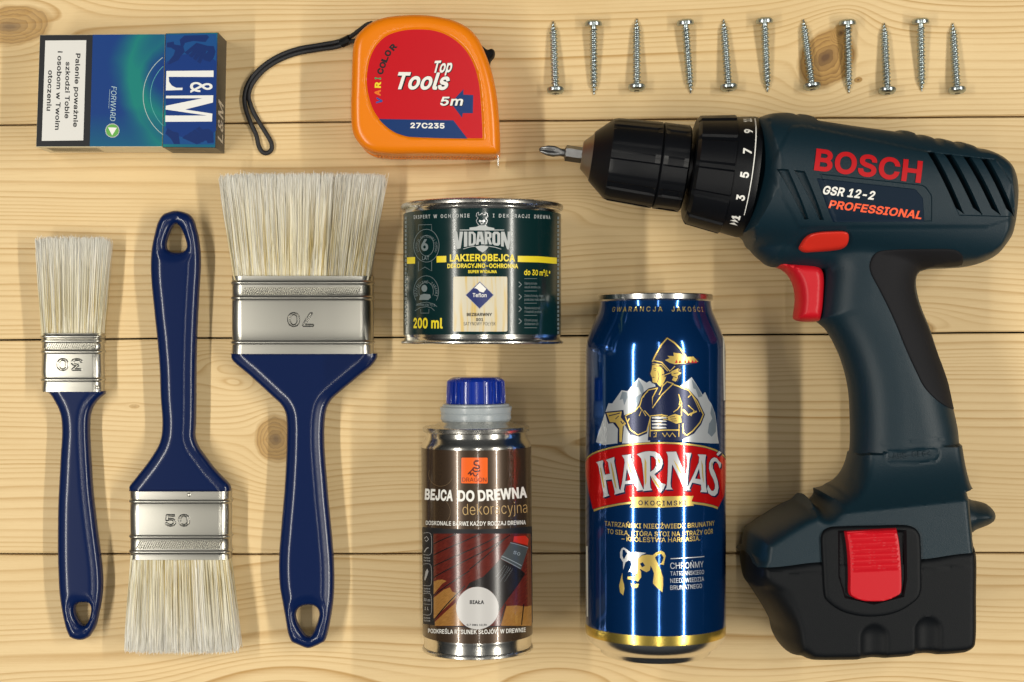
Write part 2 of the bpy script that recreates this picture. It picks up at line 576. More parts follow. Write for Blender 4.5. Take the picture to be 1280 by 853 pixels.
def pine(idx, seed, knots, pitch=3.6, vary=2.6, slope=0.0, wave=5.0):
    """pine board: growth rings that flow round the knots. knots: (px, py, flow radius mm, core radius mm, stretch, tilt, darkness)"""
    m = bpy.data.materials.new('pine_board_%d' % idx); m.use_nodes = True
    nt = m.node_tree; E.nt = nt; b = nt.nodes['Principled BSDF']
    tcn = nt.nodes.new('ShaderNodeTexCoord'); s = nt.nodes.new('ShaderNodeSeparateXYZ'); nt.links.new(tcn.outputs['Object'], s.inputs[0])
    x = E(s.outputs[0]) * 1000.0; y = E(s.outputs[1]) * 1000.0; z = E(s.outputs[2]) * 1000.0
    y = y + z * 0.35
    warp = (noise(vec(x * 0.006 + seed, y * 0.012, seed), 1.0) - 0.5) * wave * 3 + (noise(vec(x * 0.016 + seed, y * 0.05, 3.0), 2.0) - 0.5) * 0.9
    psi = y + warp + x * slope
    core = None; coreang = None
    wx = (noise(vec(x * 0.08, y * 0.08, seed + 5), 2.0) - 0.5) * 5.0
    wy = (noise(vec(x * 0.08 + 40, y * 0.08, seed + 9), 2.0) - 0.5) * 5.0
    for (px, py, Rf, Rc, st, tilt, dark) in knots:
        kx, ky = P(px, py, 0)
        dx = x - kx; dy = y - ky
        ca, sa = math.cos(tilt), math.sin(tilt)
        u = (dx * ca + dy * sa) / st; w = dy * ca - dx * sa
        r2 = u * u + w * w
        psi = psi - dy * (Rf * Rf) / (r2 + 0.35 * Rf * Rf) * 0.85
        if Rc > 0:
            dx = dx + wx * (Rc / 10); dy = dy + wy * (Rc / 10)
            u = (dx * ca + dy * sa) / st; w = dy * ca - dx * sa
            r = E.op('SQRT', u * u + w * w)
            q = (1.12 - r / Rc) * 5.0
            q = q.clamp() * dark
            rr = E.op('FRACT', r / (Rc * 0.17) + noise(vec(x * 0.3, y * 0.3, 2.0), 2.0) * 0.8)
            heart = (1.0 - r / (Rc * 0.42)).clamp()
            core = (q, rr, heart) if core is None else (E.op('MAXIMUM', core[0], q), E.op('ADD', rr * q, core[1] * (1.0 - q)), E.op('MAXIMUM', core[2], heart * dark))
    dens = noise(vec(psi * 0.03 + seed, 0.3, x * 0.0008), 1.0)
    ph = psi / pitch + dens * vary * 4.5
    fr = E.op('FRACT', ph); ring = E.op('FLOOR', ph)
    late = (fr ** 3.6) * ((1.0 - fr) * 8.0).clamp()
    amp = 0.12 + 2.6 * (noise(vec(ring * 3.7, x * 0.004, seed), 1.0) ** 2.0)
    fibre = noise(vec(x * 0.02, y * 1.3, seed), 4.0, 0.65)
    fine = noise(vec(x * 0.10, y * 3.6, seed), 4.0, 0.75)
    blotch = noise(vec(x * 0.010 + seed, y * 0.022, 1.0), 2.0)
    lw = (late * amp * 1.2 + (fibre - 0.5) * 0.55 + (fine - 0.5) * 0.55).clamp()
    col = mixc(lw, (0.73, 0.545, 0.290), (0.47, 0.280, 0.095))
    col = mixc((blotch - 0.42).clamp() * 1.3, col, (0.60, 0.415, 0.185))
    fleck = noise(vec(x * 0.05 + 9, y * 0.55, seed + 3), 2.0)
    col = mixc(((fleck - 0.74) * 6.0).clamp() * 0.45, col, (0.34, 0.20, 0.08))
    if core:
        kc = mixc((core[1] ** 2.0) * 0.8, (0.44, 0.255, 0.075), (0.20, 0.10, 0.028))
        kc = mixc((core[2] * 1.3).clamp(), kc, (0.13, 0.065, 0.025))
        col = mixc(core[0], col, kc)
    nt.links.new(col, b.inputs['Base Color'])
    b.inputs['Roughness'].default_value = 0.55; b.inputs['Specular IOR Level'].default_value = 0.35
    bp = nt.nodes.new('ShaderNodeBump'); bp.inputs['Strength'].default_value = 0.35; bp.inputs['Distance'].default_value = 0.0003
    nt.links.new((fine * 0.6 + lw * 0.5).k, bp.inputs['Height']); nt.links.new(bp.outputs['Normal'], b.inputs['Normal'])
    return m

tabletop = bpy.data.objects.new('tabletop', None); COL.objects.link(tabletop); tabletop['kind'] = 'structure'
def gapline(pl, pr):   # (y at px 0, y at px 1280) -> y(x) in world mm
    (x0, y0), (x1, y1) = P(0, pl), P(1280, pr)
    return lambda x: y0 + (y1 - y0) * (x - x0) / (x1 - x0)
gaps = [gapline(-379, -389), gapline(-111, -122), gapline(156.5, 145.5), gapline(425, 416), gapline(693.3, 691.3), gapline(962, 963), gapline(1230, 1232)]
KN = {
    1: [(12, 32, 20, 9.5, 2.1, 0.10, 0.8), (1033, 73, 16, 12.0, 1.35, 0.85, 1.0), (1052, 42, 5, 4.5, 1.5, 0.8, .9), (1073, 100, 1.5, 1.3, 1.6, 0.2, 1.0)],
    2: [(1107, 143, 4, 1.6, 2.2, 0.1, 0.7), (1141, 412, 12, 4.5, 2.4, 0.0, 0.8), (250, 470, 5, 0, 2, 0, 0), (660, 290, 9, 0, 3.0, 0.3, 0)],
    3: [(345, 549, 15, 11.0, 0.9, 0.2, 0.8), (290, 470, 9, 0, 2, -0.3, 0), (168, 508, 1.5, 1.0, 2.6, 0, .5), (760, 560, 10, 0, 3.0, 0, 0)],
    4: [(345, 905, 30, 0, 1.7, 0.1, 0), (1100, 900, 18, 0, 2, 0, 0), (700, 880, 22, 0, 2, 0, 0)],
    0: [(400, -60, 12, 7, 1.4, 0, 0.7)], 5: [(900, 1080, 12, 7, 1.4, 0, 0.7)],
}
for i in range(6):
    m = pine(i, 11.3 * i + 2.0, KN.get(i, []), pitch=(3.4, 3.3, 3.0, 3.1, 4.2, 3.4)[i], slope=(0.0, -0.02, 0.0, 0.02, 0.0, 0.0)[i], wave=(4, 3.0, 2.5, 5.0, 6.0, 4)[i])
    hi, lo = gaps[i], gaps[i + 1]
    xs = np.linspace(-640, 640, 41)
    V = []; Fc = []
    g, c = 0.42, 0.5
    wob = lambda x, k: 0.14 * math.sin(x * 0.031 + k * 2.1) + 0.10 * math.sin(x * 0.083 + k)
    for x in xs:
        a = hi(x) - g + wob(x, i) ; bb = lo(x) + g + wob(x, i + 7)
        for yy, zz in ((a, -18), (a, -c), (a - c, 0), (bb + c, 0), (bb, -c), (bb, -18)): V.append((x, yy, zz))
    for k in range(40):
        for q in range(5): Fc.append((k * 6 + q, k * 6 + q + 1, k * 6 + 7 + q, k * 6 + 6 + q))
        Fc.append((k * 6 + 5, k * 6, k * 6 + 6, k * 6 + 11))
    Fc.append(tuple(range(6))[::-1]); Fc.append(tuple(240 + q for q in range(6)))
    part('plank', V, Fc, m, tabletop, sharp=20)
MB().box((0, 0, -24), 1270, 900, 12).build('dark_underlay', mat('underlay_dark', (0.05, 0.035, 0.02), 0.9), tabletop, smooth=False)  # added dark sheet under the planks, its colour stands for shade in the gaps
# ------------------------------------------------------------------ shared materials
navy_plastic = mat('navy_plastic', (0.0035, 0.0165, 0.026), 0.42, spec=0.30, noise=0.12, nscale=900, bump=0.25, bscale=2600)
black_plastic = mat('black_plastic', (0.0035, 0.0045, 0.006), 0.52, spec=0.16, bump=0.2, bscale=2600)
rubber = mat('black_rubber', (0.006, 0.006, 0.008), 0.72, spec=0.25, bump=0.3, bscale=2400)
chuck_black = mat('chuck_black', (0.003, 0.0035, 0.005), 0.38, spec=0.25, bump=0.12, bscale=2000)
red_plastic = mat('red_plastic', (0.50, 0.006, 0.014), 0.40, spec=0.3, bump=0.08, bscale=2000)
orange_red = mat('orange_red_plastic', (0.60, 0.026, 0.014), 0.40, spec=0.3, bump=0.08, bscale=2000)
steel = mat('steel', (0.62, 0.60, 0.56), 0.26, metal=1.0, rvar=0.06, nscale=700)
dark_steel = mat('dark_steel', (0.20, 0.20, 0.20), 0.36, metal=1.0, rvar=0.08, nscale=900)
zinc = mat('zinc_steel', (0.42, 0.48, 0.49), 0.30, metal=1.0)
white_ink = mat('white_ink', (0.78, 0.77, 0.73), 0.4)
red_ink = mat('red_ink', (0.44, 0.004, 0.008), 0.45, spec=0.25)
orange_ink = mat('orange_ink', (0.85, 0.10, 0.03), 0.35)
black_ink = mat('black_ink', (0.010, 0.011, 0.014), 0.5, spec=0.25)

def W(pts, h):
    return [(*P(p[0], p[1], h), *p[2:]) for p in pts]
def SP(pts, h, step=1.0, closed=True):
    return spline(W(pts, h), step, closed)

def SPs(pts, h, k, step=0.6):
    """outline of a thick rounded body: its silhouette is seen above the middle on the far side and below it on the near side"""
    out = []
    f = lambda t: float(sstep(np.array(t)))
    for p in spline(pts, step * 2.6):
        x, y = p[:2]
        amt = 1 - 0.5 * f((y - 330) / 50) * f((660 - y) / 60)
        kk = amt * f((x - 1120) / 80) - 0.8 * f((1010 - x) / 70) * f((y - 590) / 40) + 0.7 * f((230 - y) / 60) + 0.9 * f((y - 765) / 35)
        kk = min(1.0, kk) * (1 - 0.8 * f((x - 1204) / 10) * f((y - 598) / 14) * f((674 - y) / 8))
        out.append(P(x, y, h + k * kk))
    return out

# ------------------------------------------------------------------ cordless drill
z5 = Z(930, 130, 3.657); z6 = Z(940, 280, 2.437); z7 = Z(915, 600, 3.553); z4 = Z(660, 130, 4.267)
def Zs(f, pts): return [(*f([p])[0], *p[2:]) for p in pts]
ZM = 35.0
dx0, dy0 = P(1085, 480, 0)
drill = thing('cordless_drill', 'dark blue and black cordless drill with red trigger, lying on its side at the right', 'drill', (dx0, dy0, 0))

body_px = (Zs(z5, [(60, 65, 1), (95, 48), (130, 40), (165, 37), (200, 38), (225, 44), (232, 50, 1), (240, 44), (270, 45), (300, 52), (320, 62), (330, 72, 1), (350, 75), (500, 98), (640, 117), (690, 124, 1), (705, 117), (740, 119), (775, 128), (785, 138, 1),
                   (800, 131), (835, 136), (865, 148), (872, 156, 1), (885, 148), (920, 153), (955, 165), (962, 172, 1), (975, 163), (1010, 169), (1050, 183), (1058, 190, 1), (1100, 197), (1140, 210), (1185, 235), (1215, 262), (1238, 300), (1252, 350), (1257, 420), (1252, 490), (1242, 560), (1228, 610), (1200, 655), (1165, 695), (1120, 720), (1060, 737), (980, 744), (905, 748)])
    + Zs(z6, [(545, 137), (515, 146), (500, 162), (497, 190), (503, 225), (515, 260), (540, 315), (560, 370), (582, 430), (600, 480), (612, 530), (622, 575), (632, 620), (636, 655), (641, 700), (645, 740), (650, 780), (655, 810)])
    + Zs(z7, [(1040, 60), (1048, 78), (1065, 90), (1100, 98), (1130, 107), (1152, 124), (1166, 145), (1168, 165), (1160, 185), (1140, 200), (1110, 213), (1075, 228), (1060, 245), (1057, 266, 1)]))
n_round1 = len(body_px)
junction = [(1213, 684, 1), (928, 692, 1)]
body_px2 = (Zs(z7, [(45, 298, 1), (50, 250), (60, 215), (72, 202), (90, 190), (140, 160), (200, 130), (250, 108), (288, 95, 1), (315, 62, 1), (330, 78), (345, 100), (360, 106), (375, 95), (385, 75), (377, 42, 1), (405, 38), (430, 30), (440, 22)])
    + Zs(z6, [(262, 783), (280, 762), (290, 740), (297, 715), (301, 690), (303, 640), (302, 590), (300, 540), (295, 495), (285, 450), (272, 408), (255, 370), (240, 342), (225, 320), (200, 298), (196, 290, 1)])
    + [(1026, 340, 1), (966, 334, 1)]
    + Zs(z5, [(105, 738), (80, 718), (58, 700), (35, 675), (18, 645), (5, 618), (-22, 600, 1)]))
allpx = body_px + junction + body_px2
outline = SPs(allpx, ZM, 15)
# rounded edges: everything but the flat front (behind the torque ring) and the joint with the battery
o_np = np.array(outline)
j0 = np.array(P(1213, 684, ZM)); j1 = np.array(P(928, 692, ZM)); jt = np.array(P(1212, 675, ZM))
ia = int(np.argmin(((o_np - jt)**2).sum(1))); ib = int(np.argmin(((o_np - np.array(P(927.7, 684, ZM)))**2).sum(1)))
round_lines = [(o_np[:ia + 1], False), (o_np[ib:], False)]
AX0 = np.array(P(934, 222, ZM)); AX1 = np.array(P(1250, 264.5, ZM)); axd = (AX1 - AX0) / np.linalg.norm(AX1 - AX0); axn = np.array([axd[1], -axd[0]])  # axn points down the handle
def smax(a, b, k=6.0):
    h = np.clip(0.5 + 0.5 * (a - b) / k, 0, 1); return b * (1 - h) + a * h + k * h * (1 - h)
def poly_sd(v, poly):
    L = np.array(poly); d = seg_dist(v, [(L, True)]); return np.where(inside(v, [L]), d, -d)

HP = 57.0
def Q(f, pts, h=HP): return W(f([p[:2] for p in pts]), h)
plate = Q(z5, [(325, 332), (785, 382), (802, 392), (828, 430), (832, 545), (400, 548), (385, 500)])
raised = Q(z5, [(205, 105), (260, 100), (830, 225), (900, 240), (1150, 262), (1195, 320), (1218, 420), (1215, 530), (1080, 572), (240, 572), (150, 430), (95, 300)])
lv1 = Q(z5, [(130, 308), (182, 312), (282, 533), (262, 535)]); lv2 = Q(z5, [(207, 315), (256, 320), (350, 538), (330, 536)])
vents = [Q(z5, [(x0 - 4, y0), (x0 + 32, y0 + 2), (x1 + 34, y1), (x1 - 8, y1 - 30)]) for x0, y0, x1, y1 in ((820, 228, 940, 512), (900, 238, 1022, 515), (985, 248, 1105, 518), (1065, 258, 1172, 520))]
ventarea = Q(z5, [(812, 222), (1128, 258), (1195, 380), (1215, 528), (950, 520)])
creases = []
for pl, dpt, bev in ((plate, 0.5, 0.4), (lv1, 2.0, 0.6), (lv2, 2.0, 0.6), (ventarea, 0.6, 0.5), *[(v_, 7.0, 0.4) for v_ in vents]):
    creases.append((pl, dpt, bev))
groove_lines = [(np.array(Q(z6, [(290, 15), (690, 18)], 60)), False), (np.array(Q(z6, [(65, 122), (150, 12)], 50)), False),
                (np.array(Q(z6, [(390, 668), (580, 655)], 52)), False)]
badge = np.array(resample(spline(Q(z6, [(402, 708), (410, 692), (430, 690), (540, 682), (560, 686), (566, 700), (556, 718), (530, 724), (430, 728), (410, 724)], 53), 0.5), 0.5))
crest = [P(931, 660, 69), P(1045, 644, 69), P(1205, 627, 69)]
def foot_ramp(v):
    # 0 at the neck, 1 beyond the crease line of the foot
    cx = np.array([p[0] for p in crest])[::1]; cy = np.array([p[1] for p in crest])
    yc = np.interp(v[:, 0], cx, cy)
    return np.clip(1 - (v[:, 1] - yc) / 24.0, 0, 1)
knob = np.array(P(1222, 645, ZM))
def body_h(v, d):
    s = np.abs((v - AX0) @ axn); q = (v - AX0) @ axn; t = (v - AX0) @ axd
    R = 33.0
    bar = R * np.clip(1 - (s / 33.5)**2.3, 0, 1)**(1 / 2.3)
    bar = np.minimum(bar, 33 * prof((d + 0.02) / 12.0, 2.2))
    hw = 21.0
    grip = 20.5 * prof(np.clip((d + 0.02) / hw, 0, 1), 2.3)
    h = smax(bar, grip, 4.0)
    h = np.minimum(h, 0.3 + np.maximum(33 * prof((d + 0.02) / 12.0, 2.2), grip))
    fr = foot_ramp(v)
    fh = np.where(fr >= 1, 34.0, 20 + 14.0 * fr**1.7)
    la, lb_ = np.array(P(1207, 612, ZM + 17)), np.array(P(1213, 676, ZM + 17)); lt_ = (lb_ - la) / np.linalg.norm(lb_ - la); ln_ = np.array([lt_[1], -lt_[0]])
    if ln_[0] > 0: ln_ = -ln_
    sl = (v - la) @ ln_                       # distance left of the back edge of the foot
    low = v[:, 1] < P(0, 606, ZM)[1]
    foot = fh * np.where(low, np.minimum(prof((d + 0.02) / 7.0, 2.3), prof(np.clip(sl, 0, 99) / 6.0, 2.3)), prof((d + 0.02) / 7.0, 2.3))
    gr_ = np.where(low, grip * np.clip(sl / 6.0, 0, 1), grip)
    h = np.where(fr > 0, np.maximum(np.minimum(foot, fh), np.where(fr < 1, gr_ * (1 - fr), 0)), h)
    # boss at the back of the foot
    boss = 15 * prof((d + 0.02) / 10.0)
    h = np.where(low & (v[:, 0] > P(1190, 645, ZM)[0]) & (v[:, 1] > P(0, 672, ZM)[1]), smax(h, boss, 3.0), h)
    for pl, dpt, bev in creases:
        h = h - dpt * sstep(poly_sd(v, pl) / bev)
    gd = seg_dist(v, groove_lines); h = h - 0.35 * np.clip(1 - gd / 0.5, 0, 1)
    bd = seg_dist(v, [(badge, True)]); h = h + 0.35 * np.clip(1 - bd / 0.5, 0, 1)
    h = h + 0.5 * sstep((poly_sd(v, raised)) / 0.9)
    return np.maximum(h, 0.15)
cz = []
for pl, dpt, bev in creases:
    L = np.array(resample(pl, .5)); t = np.roll(L, -1, 0) - np.roll(L, 1, 0); t /= np.linalg.norm(t, axis=1)[:, None] + 1e-9
    nrm = np.stack([-t[:, 1], t[:, 0]], 1); q = L + nrm * bev
    if inside(q[:1], [L])[0] == False: q = L - nrm * bev
    cz.append((pl, q))
cz.append((raised, badge))
housing = solid('housing', [outline], body_h, ZM, navy_plastic, drill, grid=0.9, lines=round_lines, creases=cz, sharp=38)

# motor seen through the vents
MB().box((*P(1190, 232, 50), 40), 34, 18, 26, rot=-0.14).build('motor', mat('motor_dark', (0.02, 0.02, 0.022), 0.5), drill)
SB = Draped(bvh_of([housing]))
def drape(name, bvh, pts_px, thick, w, m, root, step=0.7, rings=(0.3, 0.7, 1.2, 2.0), feat=None, grid=0.9, sink=0.6, extra=(), **kw):
    """a patch following the surface below it"""
    surf = Draped(bvh)
    L = resample([surf.uv(*p) for p in resample(spline(pts_px, 2.0), 2.0)], step)
    if np.sum(L[:, 0] * np.roll(L[:, 1], -1) - np.roll(L[:, 0], -1) * L[:, 1]) < 0: L = L[::-1]
    def z_at(v):
        out = []
        for p in v:
            loc, *_ = bvh.ray_cast(Vector((p[0], p[1], 200)), Vector((0, 0, -1))); out.append(loc.z if loc else 35.0)
        return np.array(out)
    def hf(v, d):
        q = z_at(v) + thick * prof((d + 0.01) / w)
        if feat: q = q + feat(v, d)
        return q
    return solid(name, [L], hf, 0.0, m, root, grid=grid, edge=step, rings=rings, hbot=lambda v, d: -(z_at(v) - sink), creases=extra, **kw)

drape('grip_pad', SB.b, Zs(z6, [(362, 150), (358, 125), (368, 98), (385, 85), (430, 79), (520, 77), (600, 77), (625, 82), (640, 95), (643, 115), (636, 131, 1), (575, 133), (528, 136), (507, 146), (498, 163), (495, 192), (501, 226), (513, 262), (537, 316), (557, 372), (579, 432), (596, 482), (608, 532), (614, 566, 1), (590, 556), (560, 535), (525, 498), (500, 450), (468, 380), (440, 310), (415, 255), (390, 205)]), 0.9, 1.2, rubber, drill)
drape('direction_switch', SB.b, Zs(z5, [(250, 662), (258, 640), (275, 615), (300, 596), (340, 586), (400, 582), (450, 582), (472, 590), (478, 610), (470, 645), (450, 662), (400, 672), (330, 677), (270, 678)]), 3.6, 1.6, orange_red, drill)
drape('name_plate', SB.b, Zs(z5, [(332, 340, 1), (784, 390, 1), (818, 432, 1), (824, 538, 1), (408, 541, 1), (392, 505, 1)]), 0.35, 0.4, mat('name_plate_navy', (0.0035, 0.0125, 0.027), 0.5, spec=0.12), drill)
plate_o = bpy.data.objects['name_plate']
SB2 = Draped(bvh_of([housing, plate_o]), 1.2)
pr = Print(SB2); pr.text('BOSCH', (1017, 213.2), (1150.3, 229.2), 27.5, bold=0.045, spacing=1.0); pr.build('brand_lettering', red_ink, drill, off=0.35)
pr = Print(SB2); pr.text('GSR 12-2', (1027.0, 242.9), (1091.5, 250.2), 11, bold=0.045, shear=0.22); pr.build('model_lettering', white_ink, plate_o, off=0.2)
pr = Print(SB2); pr.text('PROFESSIONAL', (1035.3, 260.2), (1151, 274.4), 10.2, bold=0.045, shear=0.22); pr.build('grade_lettering', orange_ink, plate_o, off=0.2)
# faint raised maker's words in the oval badge of the handle
pr = Print(SB2); pr.text('>ABS-GF6<', (1111, 575), (1164, 569.5), 7.5, bold=0.02); pr.build('moulded_lettering', navy_plastic, drill, off=0.45)

# trigger
trig = SP(Zs(z6, [(62, 118, 1), (90, 116), (130, 117), (180, 121), (200, 130), (212, 148), (216, 175), (215, 215), (213, 250), (208, 280), (202, 297, 1), (170, 299), (140, 296), (129, 290), (128, 278), (131, 255), (133, 225), (128, 190), (115, 162), (95, 142), (70, 130)]), ZM, 0.6)
solid('trigger', [trig], lambda v, d: 11.5 * prof((d + 0.02) / 5.0, 2.2), ZM, red_plastic, drill, grid=1.2)
# battery
b_px = [(928, 681.5, 1)] + Zs(z7, [(38, 310), (36, 400), (42, 425), (60, 450), (130, 560), (190, 670), (215, 725), (235, 755), (252, 770), (270, 778), (300, 783), (325, 793), (350, 797), (450, 798), (560, 795), (600, 791), (640, 790), (700, 786), (800, 779), (850, 776), (900, 777), (980, 772), (1020, 765), (1050, 748), (1068, 725), (1075, 690), (1077, 500), (1077, 330), (1070, 290)]) + [(1213, 674.5, 1)]
bat = SPs(b_px, ZM, 19); bat_np = np.array(bat)
bl = [(bat_np, False)]
dims = [(P(1091.8, 797, 68), 6.2), (P(1159, 787, 68), 6.0)]
seam = [(np.array(W([(925, 716.5), (1027, 718.5)], 69)), False), (np.array(W([(1151, 712.5), (1218, 707)], 69)), False)]
slope_l = np.array(W([(925, 722), (945, 722), (1003, 822)], 69))
def bat_h(v, d):
    wl = 6.5 + 7.0 * sstep((P(1015, 0, 60)[0] - v[:, 0]) / 12.0) * sstep((P(0, 715, 60)[1] - v[:, 1]) / 8.0)
    h = 34.6 * prof((d + 0.02) / wl, 2.4)
    for (c, r) in dims:
        q = v - np.array(c); rr = np.where(q[:, 1] > 0, np.linalg.norm(q, axis=1), np.abs(q[:, 0]))
        h = h - 2.6 * np.clip(1 - (rr / r)**2, 0, 1)**0.8
    gd = seg_dist(v, seam); h = h - 0.4 * np.clip(1 - gd / 0.5, 0, 1)
    return np.maximum(h, 0.15)
battery = solid('battery', [bat], bat_h, ZM, black_plastic, drill, grid=1.0, lines=bl, sharp=38)
SBB = Draped(BVHTree.FromPolygons([(60, -220, 69.3), (320, -220, 69.3), (320, -20, 69.3), (60, -20, 69.3)], [[0, 1, 2, 3]]))
lf_px = Zs(z7, [(395, 300), (394, 255), (405, 228), (430, 212), (500, 206), (640, 203), (780, 203), (812, 215), (832, 240), (838, 290), (840, 400), (838, 495), (825, 525), (790, 556), (740, 585), (680, 602), (610, 608), (550, 602), (490, 585), (440, 555), (412, 525), (405, 490), (400, 400)])
lfh = np.array(W(Zs(z7, [(470, 225), (775, 222), (778, 440), (765, 520), (630, 555), (500, 525), (472, 430)]), 71))
latch_frame = drape('latch_frame', SBB.b, lf_px, 1.8, 1.8, black_plastic, battery,
    feat=lambda v, d: -1.9 * sstep(poly_sd(v, lfh) / 1.2) + 1.0 * sstep(d / 2.5) * 0, extra=((lfh,),))
SBL = Draped(bvh_of([latch_frame]))
lt = Zs(z7, [(497, 227, 1), (610, 219), (727, 213, 1), (737, 260), (744, 320), (748, 380), (750, 440), (749, 488), (742, 505), (715, 522), (680, 535), (630, 540), (580, 536), (545, 526), (522, 512), (515, 500), (514, 430), (512, 350), (507, 290)])
ridy = [P(0, 600 + yy / 3.553, 73)[1] for yy in (245, 270, 296, 322, 346, 370, 396)]
def latch_feat(v, d):
    q = np.zeros(len(v)); tilt = (v[:, 0] - P(1090, 700, 73)[0]) * 0.05
    for y0 in ridy: q = q + 0.7 * np.clip(1 - np.abs(v[:, 1] - y0 - tilt) / 1.3, 0, 1)
    return q * sstep((d - 1.2) / 1.0) + 0.9 * sstep((P(0, 715, 73)[1] - v[:, 1]) / 3.0) * 0.0
lines_ = []
for y0 in ridy:
    for e_ in (-1.3, 0.0, 1.3):
        xa_, xb_ = P(1060, 0, 73)[0], P(1125, 0, 73)[0]; t_ = lambda x: y0 + e_ + (x - P(1090, 700, 73)[0]) * 0.05
        lines_.append([(xa_, t_(xa_)), (xb_, t_(xb_)), (xb_, t_(xb_) + 0.02)])
drape('battery_release_button', SBL.b, lt, 3.0, 0.9, red_plastic, battery, feat=latch_feat, grid=0.6, sharp=30, extra=(tuple(lines_),))

# torque ring, chuck, bit: turned about the barrel axis
ax3 = Vector((axd[0], axd[1], 0))
def axpt(px): # signed distance along the axis of a pixel column on the axis line
    p = np.array(P(px, 222 + (px - 934) * 0.1345, ZM)); return float((p - AX0) @ axd)
A0 = (AX0[0], AX0[1], ZM)
s_a, s_b = axpt(862), axpt(932.5)
def ring_mod(i, a):
    k = (a * 12 / (2 * math.pi)) % 1.0
    lobe = 0.9 * (1 if 0.12 < k < 0.88 else 0)
    return lobe if i in (2, 3) else 0.0
ring = lathe('torque_ring', [(s_a, 22), (s_a + 0.1, 23.8), (s_a + 1.5, 24.8), (s_b - 9.5, 27.2), (s_b - 9.2, 27.3), (s_b - 0.8, 28.6), (s_b, 28.6), (s_b + 2, 28.2)], A0, ax3, chuck_black, drill, seg=180, rmod=ring_mod, sharp=22)
class Barrel:
    """print surface of the torque ring's scale"""
    du = 1.2; dv = None
    def __init__(s, ob): s.b = bvh_of([ob]); s.n = s
    def uv(s, px, py):
        d = Vector(((px - 640) / F, (426.5 - py) / F, -1)).normalized()
        loc, n, i, di = s.b.ray_cast(Vector((0, 0, D)), d)
        if loc is None: return s.proj(Vector((*P(px, py, ZM), ZM)))
        return s.proj(loc)
    def proj(s, loc):
        q = loc - Vector(A0); al = q.dot(ax3); c = q - ax3 * al; e2 = Vector((0, 0, 1)).cross(ax3)
        return (28.0 * math.atan2(c.dot(e2), c.z), al)
    def pt(s, u, v, off):
        th = u / 28.0; e2 = Vector((0, 0, 1)).cross(ax3); dr = Vector((0, 0, 1)) * math.cos(th) + e2 * math.sin(th)
        r = np.interp(v, [s_b - 9.2, s_b - 0.8, s_b], [27.3, 28.6, 28.6]) + off
        p = Vector(A0) + ax3 * v + dr * r; return tuple(p), tuple(dr)
BR = Barrel(ring)
zn = Z(900, 140, 5.333)
pr = Print(BR)
e2 = Vector((0, 0, 1)).cross(ax3)
def ang(px, py): return BR.uv(px, py)[0]
for ch, y0, y1 in (('1', 735, 700), ('3', 612, 552), ('5', 452, 395), ('7', 290, 235), ('9', 152, 108), ('11', 78, 40)):
    # digits turned a quarter turn: baseline towards the housing, tops towards the chuck
    u0 = ang(*zn([(190, y0)])[0]); u1 = ang(*zn([(190, y1)])[0]); L = 2.7 if len(ch) == 1 else 4.2
    uc = (u0 + u1) / 2; sg = 1 if u1 > u0 else -1
    v_, f_ = glyphs(ch, 0.05); n = len(pr.v)
    pr.v += [(uc + sg * (x - .5) * L, s_b - 2.7 - y * 3.9, None) for x, y in v_]; pr.f += [tuple(i + n for i in t) for t in f_]
n = len(pr.v); ua, ub = ang(*zn([(165, 690)])[0]), ang(*zn([(230, 45)])[0])
pr.v += [(ua, s_b - 1.5, None), (ub, s_b - 1.5, None), (ub, s_b - 0.9, None), (ua, s_b - 1.2, None)]; pr.f.append((n, n + 1, n + 2, n + 3))
for k in range(3):
    u = ua + (3 + 2.3 * k) * (1 if ua > ub else -1) + 0; n = len(pr.v)
    pr.v += [(u, s_b - 6.8, None), (u + 1.6, s_b - 4.8, None), (u, s_b - 2.8, None)]; pr.f.append((n, n + 1, n + 2))
pr.build('scale_numbers', white_ink, ring, off=0.07, join=True)
c0, c1, c2 = axpt(739), axpt(822), axpt(857)
def chuck_mod(i, a):
    k = (a * 8 / (2 * math.pi) + 0.3) % 1.0
    g = -0.9 if 0.2 < k < 0.42 else (-0.35 if 0.42 <= k < 0.7 else 0)
    return g if i in (4, 5) else 0.0
lathe('chuck_sleeve', [(c0, 8), (c0 + 0.1, 11.4), (c0 + 0.8, 12.2), (c0 + 8.3, 18.8), (c0 + 10.5, 19.5), (c1 - 3.0, 20.3), (c1 - 0.6, 20.4), (c1 - 0.1, 19.8), (c1, 18)], A0, ax3, chuck_black, drill, seg=160, rmod=chuck_mod, sharp=20)
lathe('chuck_collar', [(c1 + .05, 18), (c1 + .1, 19.8), (c1 + .6, 20.4), (c1 + 0.9, 20.4), (c1 + 3, 20.4), (c2 - 3, 20.5), (c2 - 1, 20.5), (c2 - 0.2, 19.5), (c2, 12), (s_a + 1, 12)], A0, ax3, chuck_black, drill, seg=160, rmod=chuck_mod, sharp=20)
n0_ = axpt(727)
lathe('chuck_nose', [(n0_, 3.4), (n0_ + 0.05, 6.4), (n0_ + 0.5, 6.9), (c0 + 0.5, 11.2)], A0, ax3, mat('nose_steel', (0.33, 0.30, 0.25), 0.42, metal=1.0), drill, seg=96)
b0 = axpt(674)
def bitmod(i, a):
    if i <= 5: return -0.62 * (0.5 + 0.5 * math.cos(4 * a)) * (1.0, 1.0, 1.9, 1.8, .7, 0.2)[i]
    return 0
hexa = lambda i, a: (3.3 / math.cos(((a + math.pi / 6) % (math.pi / 3)) - math.pi / 6) - 3.3) if i >= 8 else bitmod(i, a)
